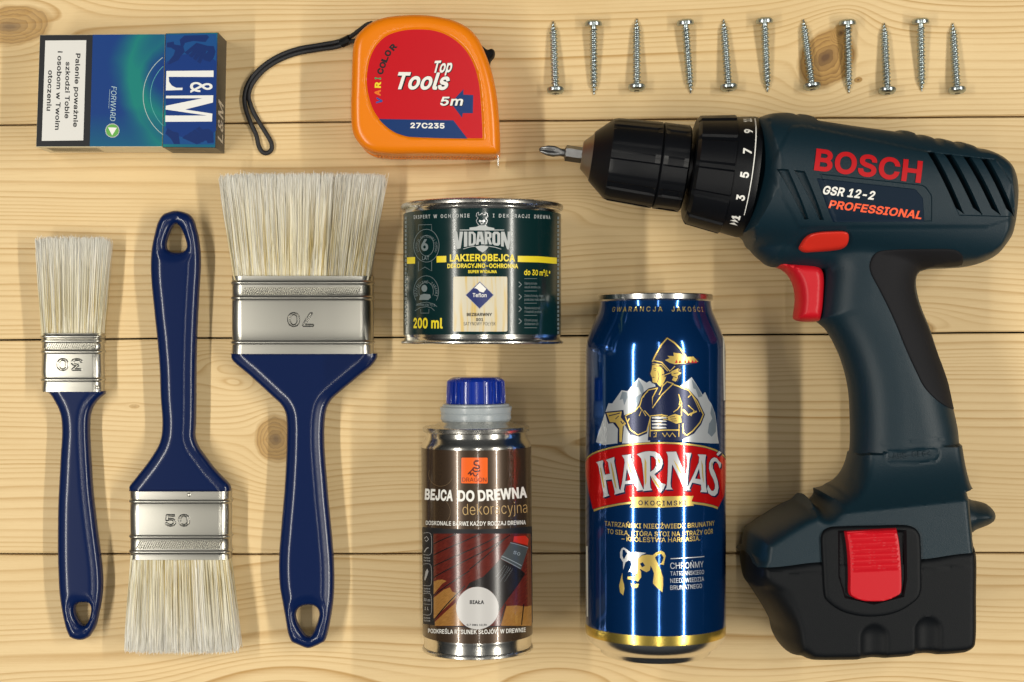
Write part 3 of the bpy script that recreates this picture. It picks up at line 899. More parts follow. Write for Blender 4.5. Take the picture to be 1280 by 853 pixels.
lathe('screwdriver_bit', [(b0, 0.6), (b0 + 0.7, 1.5), (b0 + 4, 2.9), (b0 + 7, 3.1), (b0 + 9, 2.4), (b0 + 10.5, 1.9), (b0 + 12.0, 2.0), (b0 + 12.2, 2.6), (b0 + 12.6, 3.3), (n0_ + 3, 3.3)], A0, ax3, dark_steel, drill, seg=72, rmod=hexa, sharp=25)

# ------------------------------------------------------------------ paint brushes
blue_handle = mat('blue_lacquer', (0.0022, 0.011, 0.062), 0.21, spec=0.42)
ferrule_m = mat('tinned_steel', (0.53, 0.515, 0.46), 0.33, metal=1.0)
def bristle_material():
    m = bpy.data.materials.new('bristle'); m.use_nodes = True; nt = m.node_tree; b = nt.nodes['Principled BSDF']
    a = nt.nodes.new('ShaderNodeAttribute'); a.attribute_name = 'tint'
    nt.links.new(a.outputs['Color'], b.inputs['Base Color']); b.inputs['Roughness'].default_value = 0.5
    tr = nt.nodes.new('ShaderNodeBsdfTranslucent'); mx = nt.nodes.new('ShaderNodeMixShader'); mx.inputs[0].default_value = 0.06
    nt.links.new(a.outputs['Color'], tr.inputs['Color']); nt.links.new(b.outputs[0], mx.inputs[1]); nt.links.new(tr.outputs[0], mx.inputs[2])
    nt.links.new(mx.outputs[0], nt.nodes['Material Output'].inputs['Surface'])
    return m
BM = bristle_material()

def brush(name, label, handle_px, hole_px, fx, fy, tipx, tipy, thick, ridges, hatch, number, num_box, flip, nh, plateau=1.2, nail=None):
    """fx: ferrule x pixels, fy: (bristle end, handle end) y pixels"""
    zc = thick / 2 + 0.3
    cx, cy = P((fx[0] + fx[1]) / 2, (fy[0] + fy[1]) / 2, 0)
    root = thing(name, label, 'paintbrush', (cx, cy, 0), group='three flat paintbrushes')
    o = SP(handle_px, zc, 0.7); hole = SP(hole_px, zc + 3, 0.7)
    def hh(v, d):
        e = 3.9 * prof((d + 0.02) / 2.6, 2.2)
        return np.maximum(e + plateau * sstep((d - 1.2) / (3.2 + plateau * 1.2)), 0.1)
    eps_ = np.array(P(0, fy[1], zc))[1]
    oo = resample(o, 0.6); on = np.abs(oo[:, 1] - eps_) > 0.25; k0 = int(np.argmax(~on & np.roll(on, 1))); oo = np.roll(oo, -k0, 0); on = np.roll(on, -k0)
    ln = [(oo[on], False), (resample(hole, .6), True)]
    solid('handle', [o, hole], hh, zc, blue_handle, root, grid=1.1, rings=(0.15, 0.4, 0.8, 1.3, 2.0, 2.6, 3.4), lines=ln, sharp=50)
    # ferrule: a flattened tube with beads rolled into it
    x0, y0 = P(fx[0], fy[0], zc); x1, y1 = P(fx[1], fy[1], zc)
    sgn = 1 if y0 > y1 else -1           # +1: bristles up the picture
    hw = (x1 - x0) / 2; xc = (x0 + x1) / 2; ht = thick / 2
    def loop(y, g):
        L = []; r = min(ht * 0.75, hw * 0.3); W_, T_ = hw + g, ht + g
        for (sx, sz, a0) in ((1, 1, 0), (-1, 1, 90), (-1, -1, 180), (1, -1, 270)):
            for k in range(9):
                a = math.radians(a0 + 90 * k / 8)
                L.append((xc + sx * (W_ - r) + r * math.cos(a), y, zc + sz * (T_ - r) + r * math.sin(a)))
        return L
    ys = sorted(set([y0, y1] + list(np.linspace(y0, y1, 10))))
    rp = [P(0, q, thick)[1] for q in ridges]
    samples = list(np.linspace(y0, y1, 4))
    for q in rp: samples += [q - 1.15, q - 0.75, q - 0.3, q, q + 0.3, q + 0.75, q + 1.15]
    samples = sorted(s for s in samples if min(y0, y1) - 1e-6 <= s <= max(y0, y1) + 1e-6)
    V = []; Fc = []
    for y in samples:
        g = -0.35 if False else 0
        for q in rp: g += 0.42 * max(0.0, 1 - (abs(y - q) / 0.8)**2) - 0.18 * max(0.0, 1 - abs(abs(y - q) - 1.15) / 0.4)
        V += loop(y, g)
    n = 36
    for i in range(len(samples) - 1):
        for k in range(n): Fc.append((i * n + k, i * n + (k + 1) % n, (i + 1) * n + (k + 1) % n, (i + 1) * n + k))
    Fc.append(tuple(range(n))[::-1])
    Fc.append(tuple((len(samples) - 1) * n + k for k in range(n)))
    fo = part('ferrule', V, Fc, ferrule_m, root, sharp=40)
    bm = bmesh.new(); bm.from_mesh(fo.data); bmesh.ops.recalc_face_normals(bm, faces=bm.faces[:]); bm.to_mesh(fo.data); bm.free()
    # slanted hatching pressed into the band
    ha, hb_ = P(0, hatch[0], thick)[1], P(0, hatch[1], thick)[1]
    mb = MB(); hgt = abs(ha - hb_); k = xc - hw * 0.84
    while k < xc + hw * 0.80:
        zt = zc + ht
        a = (k, (ha + hb_) / 2 - hgt / 2); b_ = (k + hgt * 0.55, (ha + hb_) / 2 + hgt / 2)
        mb.add([(a[0], a[1], zt), (a[0] + .42, a[1], zt), (a[0] + .21, a[1], zt + .30), (b_[0], b_[1], zt), (b_[0] + .42, b_[1], zt), (b_[0] + .21, b_[1], zt + .30)], [(0, 2, 5, 3), (2, 1, 4, 5), (0, 1, 2), (3, 5, 4)]); k += 1.05
    mb.build('hatched_band', ferrule_m, root, smooth=False)
    # size number stamped into the metal
    v, f = glyphs(number, 0.01); (nx0, ny0), (nx1, ny1) = num_box
    A = np.array(P(nx0, ny0, thick)); B = np.array(P(nx1, ny1, thick))
    w = abs(B[0] - A[0]); h = abs(B[1] - A[1]); c = (A + B) / 2; s_ = -1 if flip else 1
    edges = {}
    for t in f:
        for i in range(len(t)):
            a_, b_ = t[i], t[(i + 1) % len(t)]; edges[(a_, b_)] = 1
    mb = MB()
    pts = [(c[0] + s_ * (p[0] - .5) * w, c[1] + s_ * (p[1] - .5) * h) for p in v]
    for (a_, b_) in edges:
        if (b_, a_) in edges: continue
        p, q = np.array(pts[a_]), np.array(pts[b_]); t = q - p; L = np.linalg.norm(t)
        if L < 1e-4: continue
        nn = np.array([-t[1], t[0]]) / L * 0.32; zt = zc + ht
        mb.add([(*(p - nn), zt), (*p, zt + .24), (*(p + nn), zt), (*(q - nn), zt), (*q, zt + .24), (*(q + nn), zt)], [(0, 1, 4, 3), (1, 2, 5, 4)])
    mb.build('size_number', mat('stamp_bright', (0.80, 0.78, 0.72), 0.22, metal=1.0), root, sharp=60)
    if nail:
        nx_, ny_ = P(*nail, thick)
        lathe('nail', [(-0.2, 1.0), (0.15, 0.95), (0.4, 0.6), (0.5, 0.1)], (nx_, ny_, zc + ht), (0, 0.001, 1), ferrule_m, root, seg=20)
    # bristles: single hairs
    zt0 = zc; L_ = []; ty = P(0, (tipy[0] + tipy[1]) / 2, zc)[1]
    tx0, tx1 = P(tipx[0] + 2, 0, zc)[0], P(tipx[1] - 2, 0, zc)[0]
    V = []; Fc = []; C = []
    r_ = random.Random(number)
    pal = [(0.88, 0.80, 0.55), (0.92, 0.87, 0.68), (0.66, 0.53, 0.25), (0.56, 0.43, 0.16), (0.84, 0.79, 0.62), (0.34, 0.27, 0.12), (0.90, 0.87, 0.78)]
    clump = [r_.gauss(0, 1) for _ in range(64)]
    for i in range(nh):
        u = r_.uniform(-1, 1); wz = r_.uniform(-1, 1)
        if r_.random() < 0.62: wz = r_.uniform(0.75, 1.0)
        a = Vector((xc + u * hw * 0.95, y0 - sgn * 2.0, zc + wz * (ht - 1.2)))
        ci = int((u + 1) * 31.9); cl = clump[ci]
        ut = u + 0.012 * cl + r_.gauss(0, 0.012)
        tip_z = zc + wz * (ht - 0.4) * 0.85 + r_.gauss(0, .25)
        ut = max(-1.05, min(1.05, ut))
        bx = (tx0 + tx1) / 2 + ut * (tx1 - tx0) / 2
        by = ty + sgn * r_.gauss(0, 0.7) - sgn * abs(ut)**6 * 0.8 - (sgn * r_.uniform(0, 8) if r_.random() < 0.10 else 0)
        if r_.random() < 0.006: bx += r_.choice((-1, 1)) * r_.uniform(0.5, 3.0)
        b = Vector((bx, by, max(0.5, tip_z)))
        bow = Vector((r_.gauss(0, 0.25), 0, r_.gauss(0, 0.3)))
        pidx = r_.choices(range(7), (4, 4, 2.2 + max(0, cl) * 2, 1.6 + max(0, cl) * 3.0, 4, 0.6 + max(0, -cl) * 1.6, 4))[0]
        col = np.array(pal[pidx]) * r_.uniform(0.85, 1.1)
        rad = r_.uniform(0.10, 0.17); base = len(V)
        for k, t in enumerate((0, 0.35, 0.7, 1.0)):
            p = a.lerp(b, t) + bow * math.sin(math.pi * t); rr = rad * (1, 1, 0.95, 0.6)[k]
            for q in range(3):
                an = q * 2.0944 + i
                V.append((p.x + rr * math.cos(an), p.y, p.z + rr * math.sin(an)))
                tipw = max(0.0, (t - 0.45) / 0.55)
                cc = col * (1 - 0.75 * tipw) + np.array((0.95, 0.94, 0.90)) * 0.75 * tipw
                C.append((*cc, 1.0))
        for k in range(3):
            for q in range(3):
                q2 = (q + 1) % 3; Fc.append((base + k * 3 + q, base + k * 3 + q2, base + k * 3 + 3 + q2, base + k * 3 + 3 + q))
    br = part('bristles', V, Fc, BM, root, sharp=180, kind='stuff')
    ca = br.data.color_attributes.new('tint', 'FLOAT_COLOR', 'POINT')
    ca.data.foreach_set('color', np.array(C, dtype=np.float32).ravel())
    # the tangled heart of the bundle
    V = []
    for (y, hw_, ht_) in ((y0 - sgn * 1, hw * .95, ht - 2.3), (y0 + (ty - y0) * .55, (hw * .45 + (tx1 - tx0) / 2 * .55) * .95, ht - 2.4), (y0 + (ty - y0) * .95, (tx1 - tx0) / 2 * .95, ht - 2.8)):
        xm = xc + ((tx0 + tx1) / 2 - xc) * (y - y0) / (ty - y0)
        V += [(xm - hw_, y, zc - ht_), (xm + hw_, y, zc - ht_), (xm + hw_, y, zc + ht_), (xm - hw_, y, zc + ht_)]
    Fc = [(0, 1, 2, 3), (8, 11, 10, 9)] + [(i * 4 + k, (i + 1) * 4 + k, (i + 1) * 4 + (k + 1) % 4, i * 4 + (k + 1) % 4) for i in range(2) for k in range(4)]
    part('bristle_core', V, Fc, mat('bristle_core', (0.70, 0.60, 0.38), 0.8), root, smooth=False)
    return root

zb1 = Z(60, 480, 2.51)
brush('paintbrush', 'narrowest of the three blue-handled paintbrushes, bristles up, at the far left', 
      [(55, 489, 1)] + zb1([(6, 30), (25, 58), (36, 80), (43, 105), (46, 150), (42, 220), (38, 300), (34, 380), (33, 450), (33, 530), (35, 600), (38, 655), (45, 705), (52, 740), (60, 770)]) + [(*zb1([(70, 793)])[0], 1)] + zb1([(85, 800), (102, 803), (118, 800)]) + [(*zb1([(132, 792)])[0], 1)] + zb1([(150, 762), (160, 722), (168, 680), (172, 640), (171, 590), (166, 540), (160, 495), (152, 430), (146, 380), (140, 320), (137, 270), (133, 200), (131, 130), (134, 95), (143, 70), (160, 48)]) + [(131.5, 492), (131.5, 489, 1)],
      Z(60, 480, 2.51)([(92, 690), (83, 697), (80, 712), (84, 732), (93, 748), (103, 758), (112, 760), (120, 752), (127, 736), (132, 714), (131, 700), (124, 690), (108, 688)]),
      (53.5, 130), (417, 489.5), (45, 139.5), (299, 300), 11.5, (421, 426.5, 440, 475), (429, 437), '30', ((71.5, 449), (103, 463)), True, 2300, 0.9, nail=(121.5, 484.5))
zb2 = Z(0, 400, 1.883); zb2a = Z(180, 255, 3.488)
brush('paintbrush', 'blue-handled paintbrush lying upside down with its handle at the top and bristles at the bottom',
      zb2a([(120, 33), (140, 30), (165, 33)]) + [(*zb2a([(192, 42)])[0], 1)] + zb2a([(205, 52), (218, 72), (228, 105), (236, 135), (243, 180), (247, 230), (247, 280), (245, 320), (241, 380), (238, 440), (234, 520), (231, 600), (229, 680), (228, 780), (228, 850)]) + zb2([(462, 190), (461, 245), (460, 275), (468, 298), (485, 322), (503, 346), (522, 367), (540, 386)]) + [(288.5, 609), (288.5, 613.5, 1), (163, 613.5, 1), (162, 609)] + zb2([(322, 370), (347, 338), (362, 316), (375, 293), (381, 272), (383, 240), (379, 180), (377, 120)]) + zb2a([(65, 650), (58, 570), (50, 500), (43, 430), (35, 350), (32, 300), (32, 240), (38, 180), (50, 125), (60, 88), (75, 58)]) + [(*zb2a([(92, 42)])[0], 1)],
      zb2a([(135, 85), (118, 100), (106, 125), (97, 152), (92, 178), (96, 195), (110, 206), (140, 211), (168, 206), (181, 193), (183, 177), (176, 150), (164, 120), (150, 95)]),
      (164, 289.5), (697.5, 613), (157, 301), (812, 812), 14.0, (627.4, 671.5, 690.5), (676, 686), '50', ((207, 643.5), (237, 657.5)), False, 3200, 1.2, nail=(236.5, 618.5))
zb3 = Z(340, 440, 2.243)
brush('paintbrush', 'widest of the three blue-handled paintbrushes, with long pale bristles pointing up',
      [(471.5, 442, 1), (471.5, 447)] + zb3([(278, 40), (250, 63), (220, 88), (190, 113), (168, 133), (156, 152), (150, 175), (147, 210), (147, 260), (150, 310), (155, 370), (159, 420), (165, 480), (170, 535), (174, 590), (175, 640), (173, 690), (167, 735), (160, 772), (152, 803)]) + [(*zb3([(147, 812)])[0], 1)] + zb3([(125, 823), (102, 830), (78, 822)]) + [(*zb3([(55, 812)])[0], 1)] + zb3([(46, 790), (38, 745), (30, 700), (23, 660), (20, 610), (21, 560), (25, 510), (31, 440), (36, 380), (40, 310), (42, 250), (42, 200), (38, 170), (26, 148), (5, 128), (-25, 100), (-60, 68)]) + [(290, 449), (289.5, 442, 1)],
      zb3([(98, 712), (80, 716), (68, 727), (65, 742), (70, 762), (82, 784), (93, 797), (102, 800), (111, 794), (120, 775), (128, 752), (131, 735), (126, 721), (114, 713)]),
      (291, 467), (346, 442.5), (277, 485), (221, 221), 15.5, (353.6, 372.6, 428.3), (359.5, 368.5), '70', ((360, 391.5), (392, 408)), True, 6500, 1.5)
# ------------------------------------------------------------------ round tins: shared inks and metals
gold_ink = mat('gold_ink', (0.68, 0.49, 0.13), 0.24, metal=0.62)
silver_ink = mat('silver_ink', (0.62, 0.63, 0.64), 0.24, metal=0.55)
can_navy = mat('can_navy_ink', (0.004, 0.010, 0.050), 0.25, metal=0.3)
can_red = mat('can_red_ink', (0.66, 0.007, 0.008), 0.15, metal=0.55, coat=0.3)
yellow_ink = mat('yellow_ink', (0.78, 0.62, 0.02), 0.35)
grey_ink = mat('grey_ink', (0.17, 0.21, 0.22), 0.4)
bright_steel = mat('bright_tinplate', (0.70, 0.68, 0.63), 0.18, metal=1.0, rvar=0.04, nscale=300)
alu = mat('aluminium', (0.72, 0.71, 0.69), 0.22, metal=1.0)

def circle(c, r, n=28, ry=None, a0=0, a1=360):
    ry = ry or r
    return [(c[0] + r * math.cos(math.radians(a0 + (a1 - a0) * i / n)), c[1] + ry * math.sin(math.radians(a0 + (a1 - a0) * i / n))) for i in range(n if a1 - a0 == 360 else n + 1)]

# ---------------------------------------------------------------- beer can
cR = 33.1; ccx = P(819.3, 0, cR)[0]
beer = thing('beer_can', 'tall blue beer can with a red name band and gold foot, left of the drill', 'beer can', (ccx, -62, 0))
cprof = [(15.2, 26.55), (13.0, 27.2), (10, 28.6), (7, 29.9), (4, 31.1), (1, 32.1), (-2, 32.8), (-5, 33.1)]
def can_r(v):
    if v <= -5: return cR
    return float(np.interp(v, [p[0] for p in cprof[::-1]], [p[1] for p in cprof[::-1]]))
ydir = Vector((0, 1, 0)); Ac = (ccx, 0, cR)
can_blue = mat('can_blue_lacquer', (0.003, 0.058, 0.235), 0.11, metal=0.78, coat=0.4, rvar=0.02, nscale=120)
lathe('body', [(18.6, 26.1), (17.4, 26.15)] + cprof + [(-20, 33.1), (-60, 33.1), (-100, 33.1), (-133.4, 33.1)], Ac, ydir, can_blue, beer, seg=192, cap0=False, cap1=False)
lathe('gold_band', [(-133.4, 33.12), (-135.2, 33.12), (-137.2, 33.05), (-137.9, 32.95)], Ac, ydir, mat('gold_lacquer', (0.62, 0.46, 0.10), 0.24, metal=0.9, rvar=0.05, nscale=80), beer, seg=192, cap0=False, cap1=False)
lathe('base', [(-137.9, 32.95), (-139.4, 32.5), (-141.5, 31.4), (-143.3, 29.4), (-144.4, 27.2), (-145.2, 26.4), (-146.6, 25.9), (-147.6, 25.0), (-147.7, 24.0), (-147.0, 22.9), (-143.5, 21.5), (-138, 15), (-136, 6), (-135.7, 0.5)], Ac, ydir, alu, beer, seg=160, cap0=False)
lathe('rim', [(18.6, 26.1), (19.0, 26.6), (19.4, 27.0), (20.6, 27.15), (21.6, 27.1), (22.0, 26.6), (21.8, 26.0), (18.0, 25.4), (17.6, 12), (17.6, 0.5)], Ac, ydir, alu, beer, seg=160, cap0=False)
SC = Cyl(ccx, 0, cR, rfun=can_r)
zh = Z(740, 555, 11.378); zg = Z(820, 555, 11.378); zf = Z(745, 415, 6.093); zb = Z(765, 675, 10.667); zw = Z(725, 545, 6.737)
# mountains behind the figure
pm = Print(SC)
pm.poly(zf([(0, 840), (15, 780), (95, 545), (125, 545), (195, 445), (240, 452), (325, 350), (385, 388), (410, 375), (450, 402), (470, 520), (430, 660), (410, 850), (300, 850), (150, 850), (60, 862)]))
pm.poly(zf([(610, 430), (675, 390), (728, 345), (770, 410), (812, 480), (830, 458), (858, 520), (880, 550), (905, 620), (918, 700), (925, 790), (935, 850), (880, 850), (660, 835), (640, 600)]))
pm.build('mountain_print', mat('mountain_grey', (0.56, 0.59, 0.62), 0.22, metal=0.55), beer, off=0.05)
pm = Print(SC)
pm.poly(zf([(325, 360), (300, 430), (322, 420), (345, 470), (300, 500), (310, 560), (270, 600), (340, 600), (370, 500), (360, 420)]))
pm.poly(zf([(728, 360), (740, 430), (760, 440), (780, 500), (812, 490), (770, 415)])); pm.poly(zf([(880, 560), (870, 620), (885, 660), (860, 700), (850, 770), (880, 800), (912, 760), (915, 690), (900, 615)]))
pm.poly(zf([(200, 455), (180, 520), (205, 510), (215, 560), (240, 500), (235, 460)]))
pm.build('mountain_shade_print', mat('mountain_slate', (0.24, 0.29, 0.34), 0.22, metal=0.55), beer, off=0.07)
# red band with gold borders, red name letters
def bandline(zt, pts): return zt(pts)
top_edge = zw([(48, 205), (60, 178), (105, 143), (160, 120), (250, 95), (350, 75), (450, 62), (560, 54), (700, 50), (820, 55), (940, 66), (1050, 84), (1140, 112), (1200, 150), (1226, 185)])
top_in = zw([(46, 222), (62, 198), (108, 160), (165, 136), (250, 112), (350, 92), (450, 79), (560, 71), (700, 67), (820, 72), (940, 83), (1050, 101), (1138, 130), (1198, 170), (1228, 205)])
bot_in = zw([(110, 620), (170, 600), (250, 582), (330, 566), (430, 553), (560, 546), (700, 545), (830, 547), (940, 553), (1040, 565), (1110, 580), (1165, 600)])
bot_edge = zw([(118, 640), (172, 620), (250, 602), (330, 586), (430, 572), (560, 566), (700, 565), (830, 567), (940, 574), (1040, 587), (1110, 602), (1158, 620)])
g = Print(SC); g.poly(top_edge + [(909, 570)] + bot_edge[::-1] + [(733, 590)])
g.build('gold_border_print', gold_ink, beer, off=0.08)
r_ = Print(SC); r_.poly(top_in + [(908.5, 590), (905, 620)] + bot_in[::-1] + [(736, 615), (732, 590)]); r_.build('red_band_print', can_red, beer, off=0.11)
nb = Print(SC)
for sh, w in ((0.9, 0), ):
    nb.stroke(top_in, 0.5, off=0.13); nb.stroke(bot_in, 0.5, off=0.13); nb.stroke(top_edge, 0.5, off=0.13); nb.stroke(bot_edge, 0.4, off=0.13)
Hh = zh([(62, 262), (158, 235), (165, 250), (157, 300), (172, 380), (188, 440), (262, 425), (245, 340), (232, 262), (202, 228), (320, 188), (322, 215), (318, 250), (350, 420), (390, 640), (410, 668), (440, 690), (320, 722), (330, 690), (310, 600), (285, 505), (200, 515), (215, 610), (232, 705), (250, 735), (162, 765), (170, 720), (135, 520), (100, 330), (85, 285)])
Aa = zh([(430, 165), (560, 148), (552, 190), (575, 260), (600, 330), (690, 560), (735, 655), (632, 668), (640, 640), (590, 560), (470, 575), (455, 650), (462, 685), (400, 700), (412, 640), (430, 560), (455, 380), (470, 260), (462, 215), (445, 192)]); Aah = zh([(497, 350), (560, 520), (475, 530)])
Rr = zh([(640, 150), (700, 125), (760, 110), (820, 105), (900, 112), (960, 150), (1000, 220), (1008, 285), (985, 345), (940, 392), (885, 430), (940, 505), (990, 560), (1045, 575), (1020, 640), (975, 695), (950, 675), (870, 530), (825, 440), (825, 560), (832, 625), (855, 658), (718, 672), (738, 640), (742, 560), (730, 400), (718, 290), (700, 210), (670, 172)]); Rrh = zh([(825, 165), (880, 180), (912, 235), (910, 310), (880, 365), (828, 400)])
Nn = zg([(145, 115), (285, 112), (320, 210), (360, 310), (415, 445), (440, 330), (440, 215), (430, 165), (405, 130), (500, 130), (495, 160), (475, 220), (465, 330), (455, 440), (440, 640), (425, 672), (405, 650), (370, 580), (290, 410), (228, 290), (215, 430), (205, 560), (210, 615), (235, 648), (130, 650), (150, 620), (160, 540), (168, 400), (172, 260), (170, 180), (158, 142)])
A2 = zg([(590, 150), (708, 155), (700, 200), (695, 260), (698, 440), (706, 600), (722, 690), (625, 685), (642, 650), (638, 580), (510, 550), (475, 635), (490, 660), (428, 660), (445, 620), (530, 440), (605, 265), (612, 190)]); A2h = zg([(608, 350), (630, 505), (552, 495)])
Ss = zg([(902, 350), (880, 290), (850, 248), (820, 252), (800, 290), (805, 350), (840, 430), (872, 530), (884, 620), (870, 700), (830, 742), (785, 735), (740, 702), (722, 640), (735, 580), (750, 620), (780, 665), (808, 672), (832, 640), (835, 580), (810, 500), (772, 430), (750, 350), (755, 270), (780, 218), (820, 193), (860, 205), (893, 250), (920, 272), (915, 320)]); Sa = zg([(890, 100), (925, 125), (875, 170), (855, 150)])
letters = [(Hh,), (Aa, Aah), (Rr, Rrh), (Nn,), (A2, A2h), (Ss,), (Sa,)]
def shift(L, dx, dy): return [(x + dx, y + dy) for x, y in L]
for i, (ddx, ddy) in enumerate(((1.6, 1.9), (0.9, 1.0), (-0.5, -0.4))):
    for L in letters: nb.poly(*[shift(l, ddx, ddy) for l in L], off=0.14 + 0.012 * i)
nb.build('name_shadow_print', can_navy, beer, join=True)
nl = Print(SC)
for L in letters: nl.poly(*L)
nl.build('name_lettering', mat('can_silver', (0.68, 0.69, 0.71), 0.2, metal=0.5), beer, off=0.20)
gi = Print(SC)
for pl in (zh([(115, 330), (135, 350), (165, 500), (185, 610), (170, 640), (150, 540)]), zh([(265, 250), (285, 290), (320, 430), (355, 640), (335, 620), (300, 470)]),
           zh([(500, 240), (540, 330), (600, 460), (590, 480), (545, 400)]), zh([(750, 200), (775, 260), (775, 540), (755, 600), (745, 400)]), zh([(840, 450), (900, 520), (970, 620), (950, 630), (890, 560)]),
           zh([(935, 190), (965, 230), (970, 290), (945, 270)]), zg([(245, 220), (300, 300), (370, 430), (360, 440), (300, 350)]), zg([(640, 230), (660, 300), (675, 560), (655, 480)]), zg([(785, 270), (800, 260), (790, 330), (805, 370), (785, 330)])):
    gi.poly(pl)
gi.build('name_inlay_print', gold_ink, beer, off=0.23, join=True)
# ribbon with the brewery's name
rb = Print(SC); rb.poly(zw([(418, 516), (955, 506), (938, 548), (958, 588), (700, 604), (425, 604), (440, 560)])); rb.build('ribbon_print', gold_ink, beer, off=0.16)
tx = Print(SC); tx.text('OKOCIMSKI', (798, 631.6), (858, 631.6), 6.0, bold=0.03, spacing=1.25); tx.build('ribbon_lettering', can_navy, beer, off=0.20)
tx = Print(SC)
tx.text('GWARANCJA  JAKOŚCI', (765, 390), (879, 390), 6, bold=0.0, spacing=1.4)
tx.text('TATRZAŃSKI NIEDŹWIEDŹ BRUNATNY', (756, 657.3), (893, 656.8), 6.0, bold=0.015)
tx.text('TO SIŁA, KTÓRA STOI NA STRAŻY GÓR', (759, 667), (891, 667), 6.0, bold=0.015)
tx.text('– KRÓLESTWA HARNASIA.', (777, 676.3), (875, 675.8), 5.8, bold=0.015)
tx.build('slogan_lettering', gold_ink, beer)
tx = Print(SC)
tx.stroke(zb([(780, 252), (1000, 240), (1230, 222)]), 1.0)
tx.text('CHROŃMY', (838, 711.3), (879.5, 709), 7.6, bold=0.0)
tx.text('TATRZAŃSKIEGO', (838, 719.8), (880, 717.6), 5.2, bold=0.0); tx.text('NIEDŹWIEDZIA', (838, 728.8), (880, 726.4), 5.4, bold=0.0); tx.text('BRUNATNEGO', (838, 737.5), (877.5, 735), 5.4, bold=0.0)
tx.build('appeal_lettering', silver_ink, beer)
# bear emblem
be = Print(SC)
be.poly(zb([(150, 400), (148, 300), (110, 235), (108, 165), (130, 115), (155, 102), (200, 125), (240, 165), (310, 160), (400, 168), (458, 175), (392, 205), (350, 250), (345, 400), (335, 450), (290, 470), (275, 440), (240, 425), (212, 432), (245, 375), (260, 330), (250, 285), (225, 272), (180, 300), (165, 350)]), zb([(142, 135), (165, 130), (205, 180), (160, 262), (138, 215)]))
be.build('bear_emblem_light', silver_ink, beer, join=True)
be = Print(SC)
be.poly(zb([(350, 250), (400, 208), (470, 198), (540, 205), (600, 160), (650, 145), (695, 165), (716, 215), (700, 280), (690, 335), (640, 325), (672, 290), (690, 235), (660, 190), (625, 190), (572, 235), (600, 290), (650, 400), (682, 500), (682, 600), (672, 700), (600, 640), (545, 580), (560, 450), (530, 370), (515, 345), (505, 405), (460, 432), (368, 385), (388, 430), (390, 500), (345, 560), (320, 540), (205, 525), (208, 490), (290, 492), (335, 460), (348, 400)]), zb([(372, 318), (410, 298), (442, 345), (400, 366)]))
be.poly(zb([(250, 575), (270, 590), (360, 585), (345, 635), (300, 645), (265, 632)])); be.poly(zb([(128, 480), (140, 440), (140, 520), (160, 592), (166, 655), (150, 742), (108, 700), (96, 610)]))
be.build('bear_emblem_gold', gold_ink, beer, join=True)
# figure emblem: dark shapes, then gold drawing
fg = Print(SC)
fg.poly(zf([(420, 250), (428, 215), (455, 165), (490, 95), (520, 55), (542, 35), (590, 60), (650, 125), (700, 190), (780, 200), (785, 238), (690, 252), (640, 262), (655, 310), (622, 385), (570, 385), (590, 395), (700, 432), (775, 515), (828, 630), (800, 705), (745, 775), (690, 803), (640, 830), (395, 828), (405, 700), (388, 775), (330, 798), (262, 785), (215, 700), (200, 850), (165, 850), (168, 740), (130, 695), (95, 700), (68, 610), (210, 595), (215, 635), (300, 605), (328, 540), (355, 468), (400, 430), (470, 412), (458, 395), (425, 392), (415, 345), (402, 318), (415, 290)]))
fg.build('figure_emblem_dark', can_navy, beer, off=0.15, join=True)
fg = Print(SC)
fg.poly(zf([(428, 255), (470, 248), (505, 270), (520, 310), (512, 350), (535, 340), (520, 380), (490, 420), (470, 400), (462, 388), (432, 385), (428, 350), (414, 320), (424, 290)]))
fg.poly(zf([(525, 215), (562, 200), (542, 183), (592, 185), (588, 158), (640, 166), (690, 192), (740, 188), (778, 228), (690, 238), (600, 248), (560, 236)]))
fg.poly(zf([(573, 300), (630, 276), (622, 298), (650, 315), (620, 333), (622, 352), (604, 380), (578, 368), (590, 342), (575, 330)]))
fg.poly(zf([(548, 645), (600, 625), (645, 640), (650, 690), (610, 700), (548, 672)]))
fg.poly(zf([(82, 618), (198, 607), (190, 652), (230, 700), (205, 722), (198, 838), (180, 838), (180, 735), (150, 690), (108, 688)]))
for pts, w in (([(430, 228), (452, 180), (492, 105), (542, 48), (598, 85), (642, 130), (682, 190)], 1.9), ([(438, 218), (500, 232), (562, 300), (600, 262)], 1.3), ([(430, 242), (500, 250), (545, 300)], 1.0),
               ([(470, 425), (430, 500), (430, 580), (500, 480), (590, 392)], 1.3), ([(500, 420), (540, 380), (590, 395)], 1.2), ([(590, 402), (700, 442), (768, 530), (815, 630), (790, 690), (735, 755), (690, 788), (665, 770), (660, 700)], 1.5), ([(470, 428), (400, 443), (352, 500), (335, 560), (300, 600), (225, 640)], 1.3),
               ([(225, 645), (262, 745), (320, 785), (388, 755), (415, 650), (370, 600)], 1.3), ([(628, 475), (650, 540), (650, 640)], 1.2), ([(650, 545), (620, 590), (588, 612)], 1.1), ([(765, 605), (700, 632), (660, 590)], 2.0), ([(700, 500), (725, 475)], 1.2), ([(330, 640), (350, 590), (380, 640)], 1.0), ([(600, 300), (520, 330), (500, 440), (480, 480)], 1.2),
               ([(415, 640), (500, 632), (545, 640)], 1.2), ([(415, 752), (530, 748), (635, 748)], 1.6), ([(412, 800), (412, 640)], 1.0), ([(630, 800), (632, 700)], 1.0),
               ([(440, 775), (460, 765), (455, 800), (440, 800)], 0.9), ([(505, 770), (525, 800), (540, 770), (560, 800), (580, 770), (605, 800)], 1.3)):
    fg.stroke(zf(pts), w)
for k in range(5): fg.stroke(zf([(585 + 4 * k, 300 + 14 * k), (640 - 6 * k, 290 + 20 * k)]), 0.6)
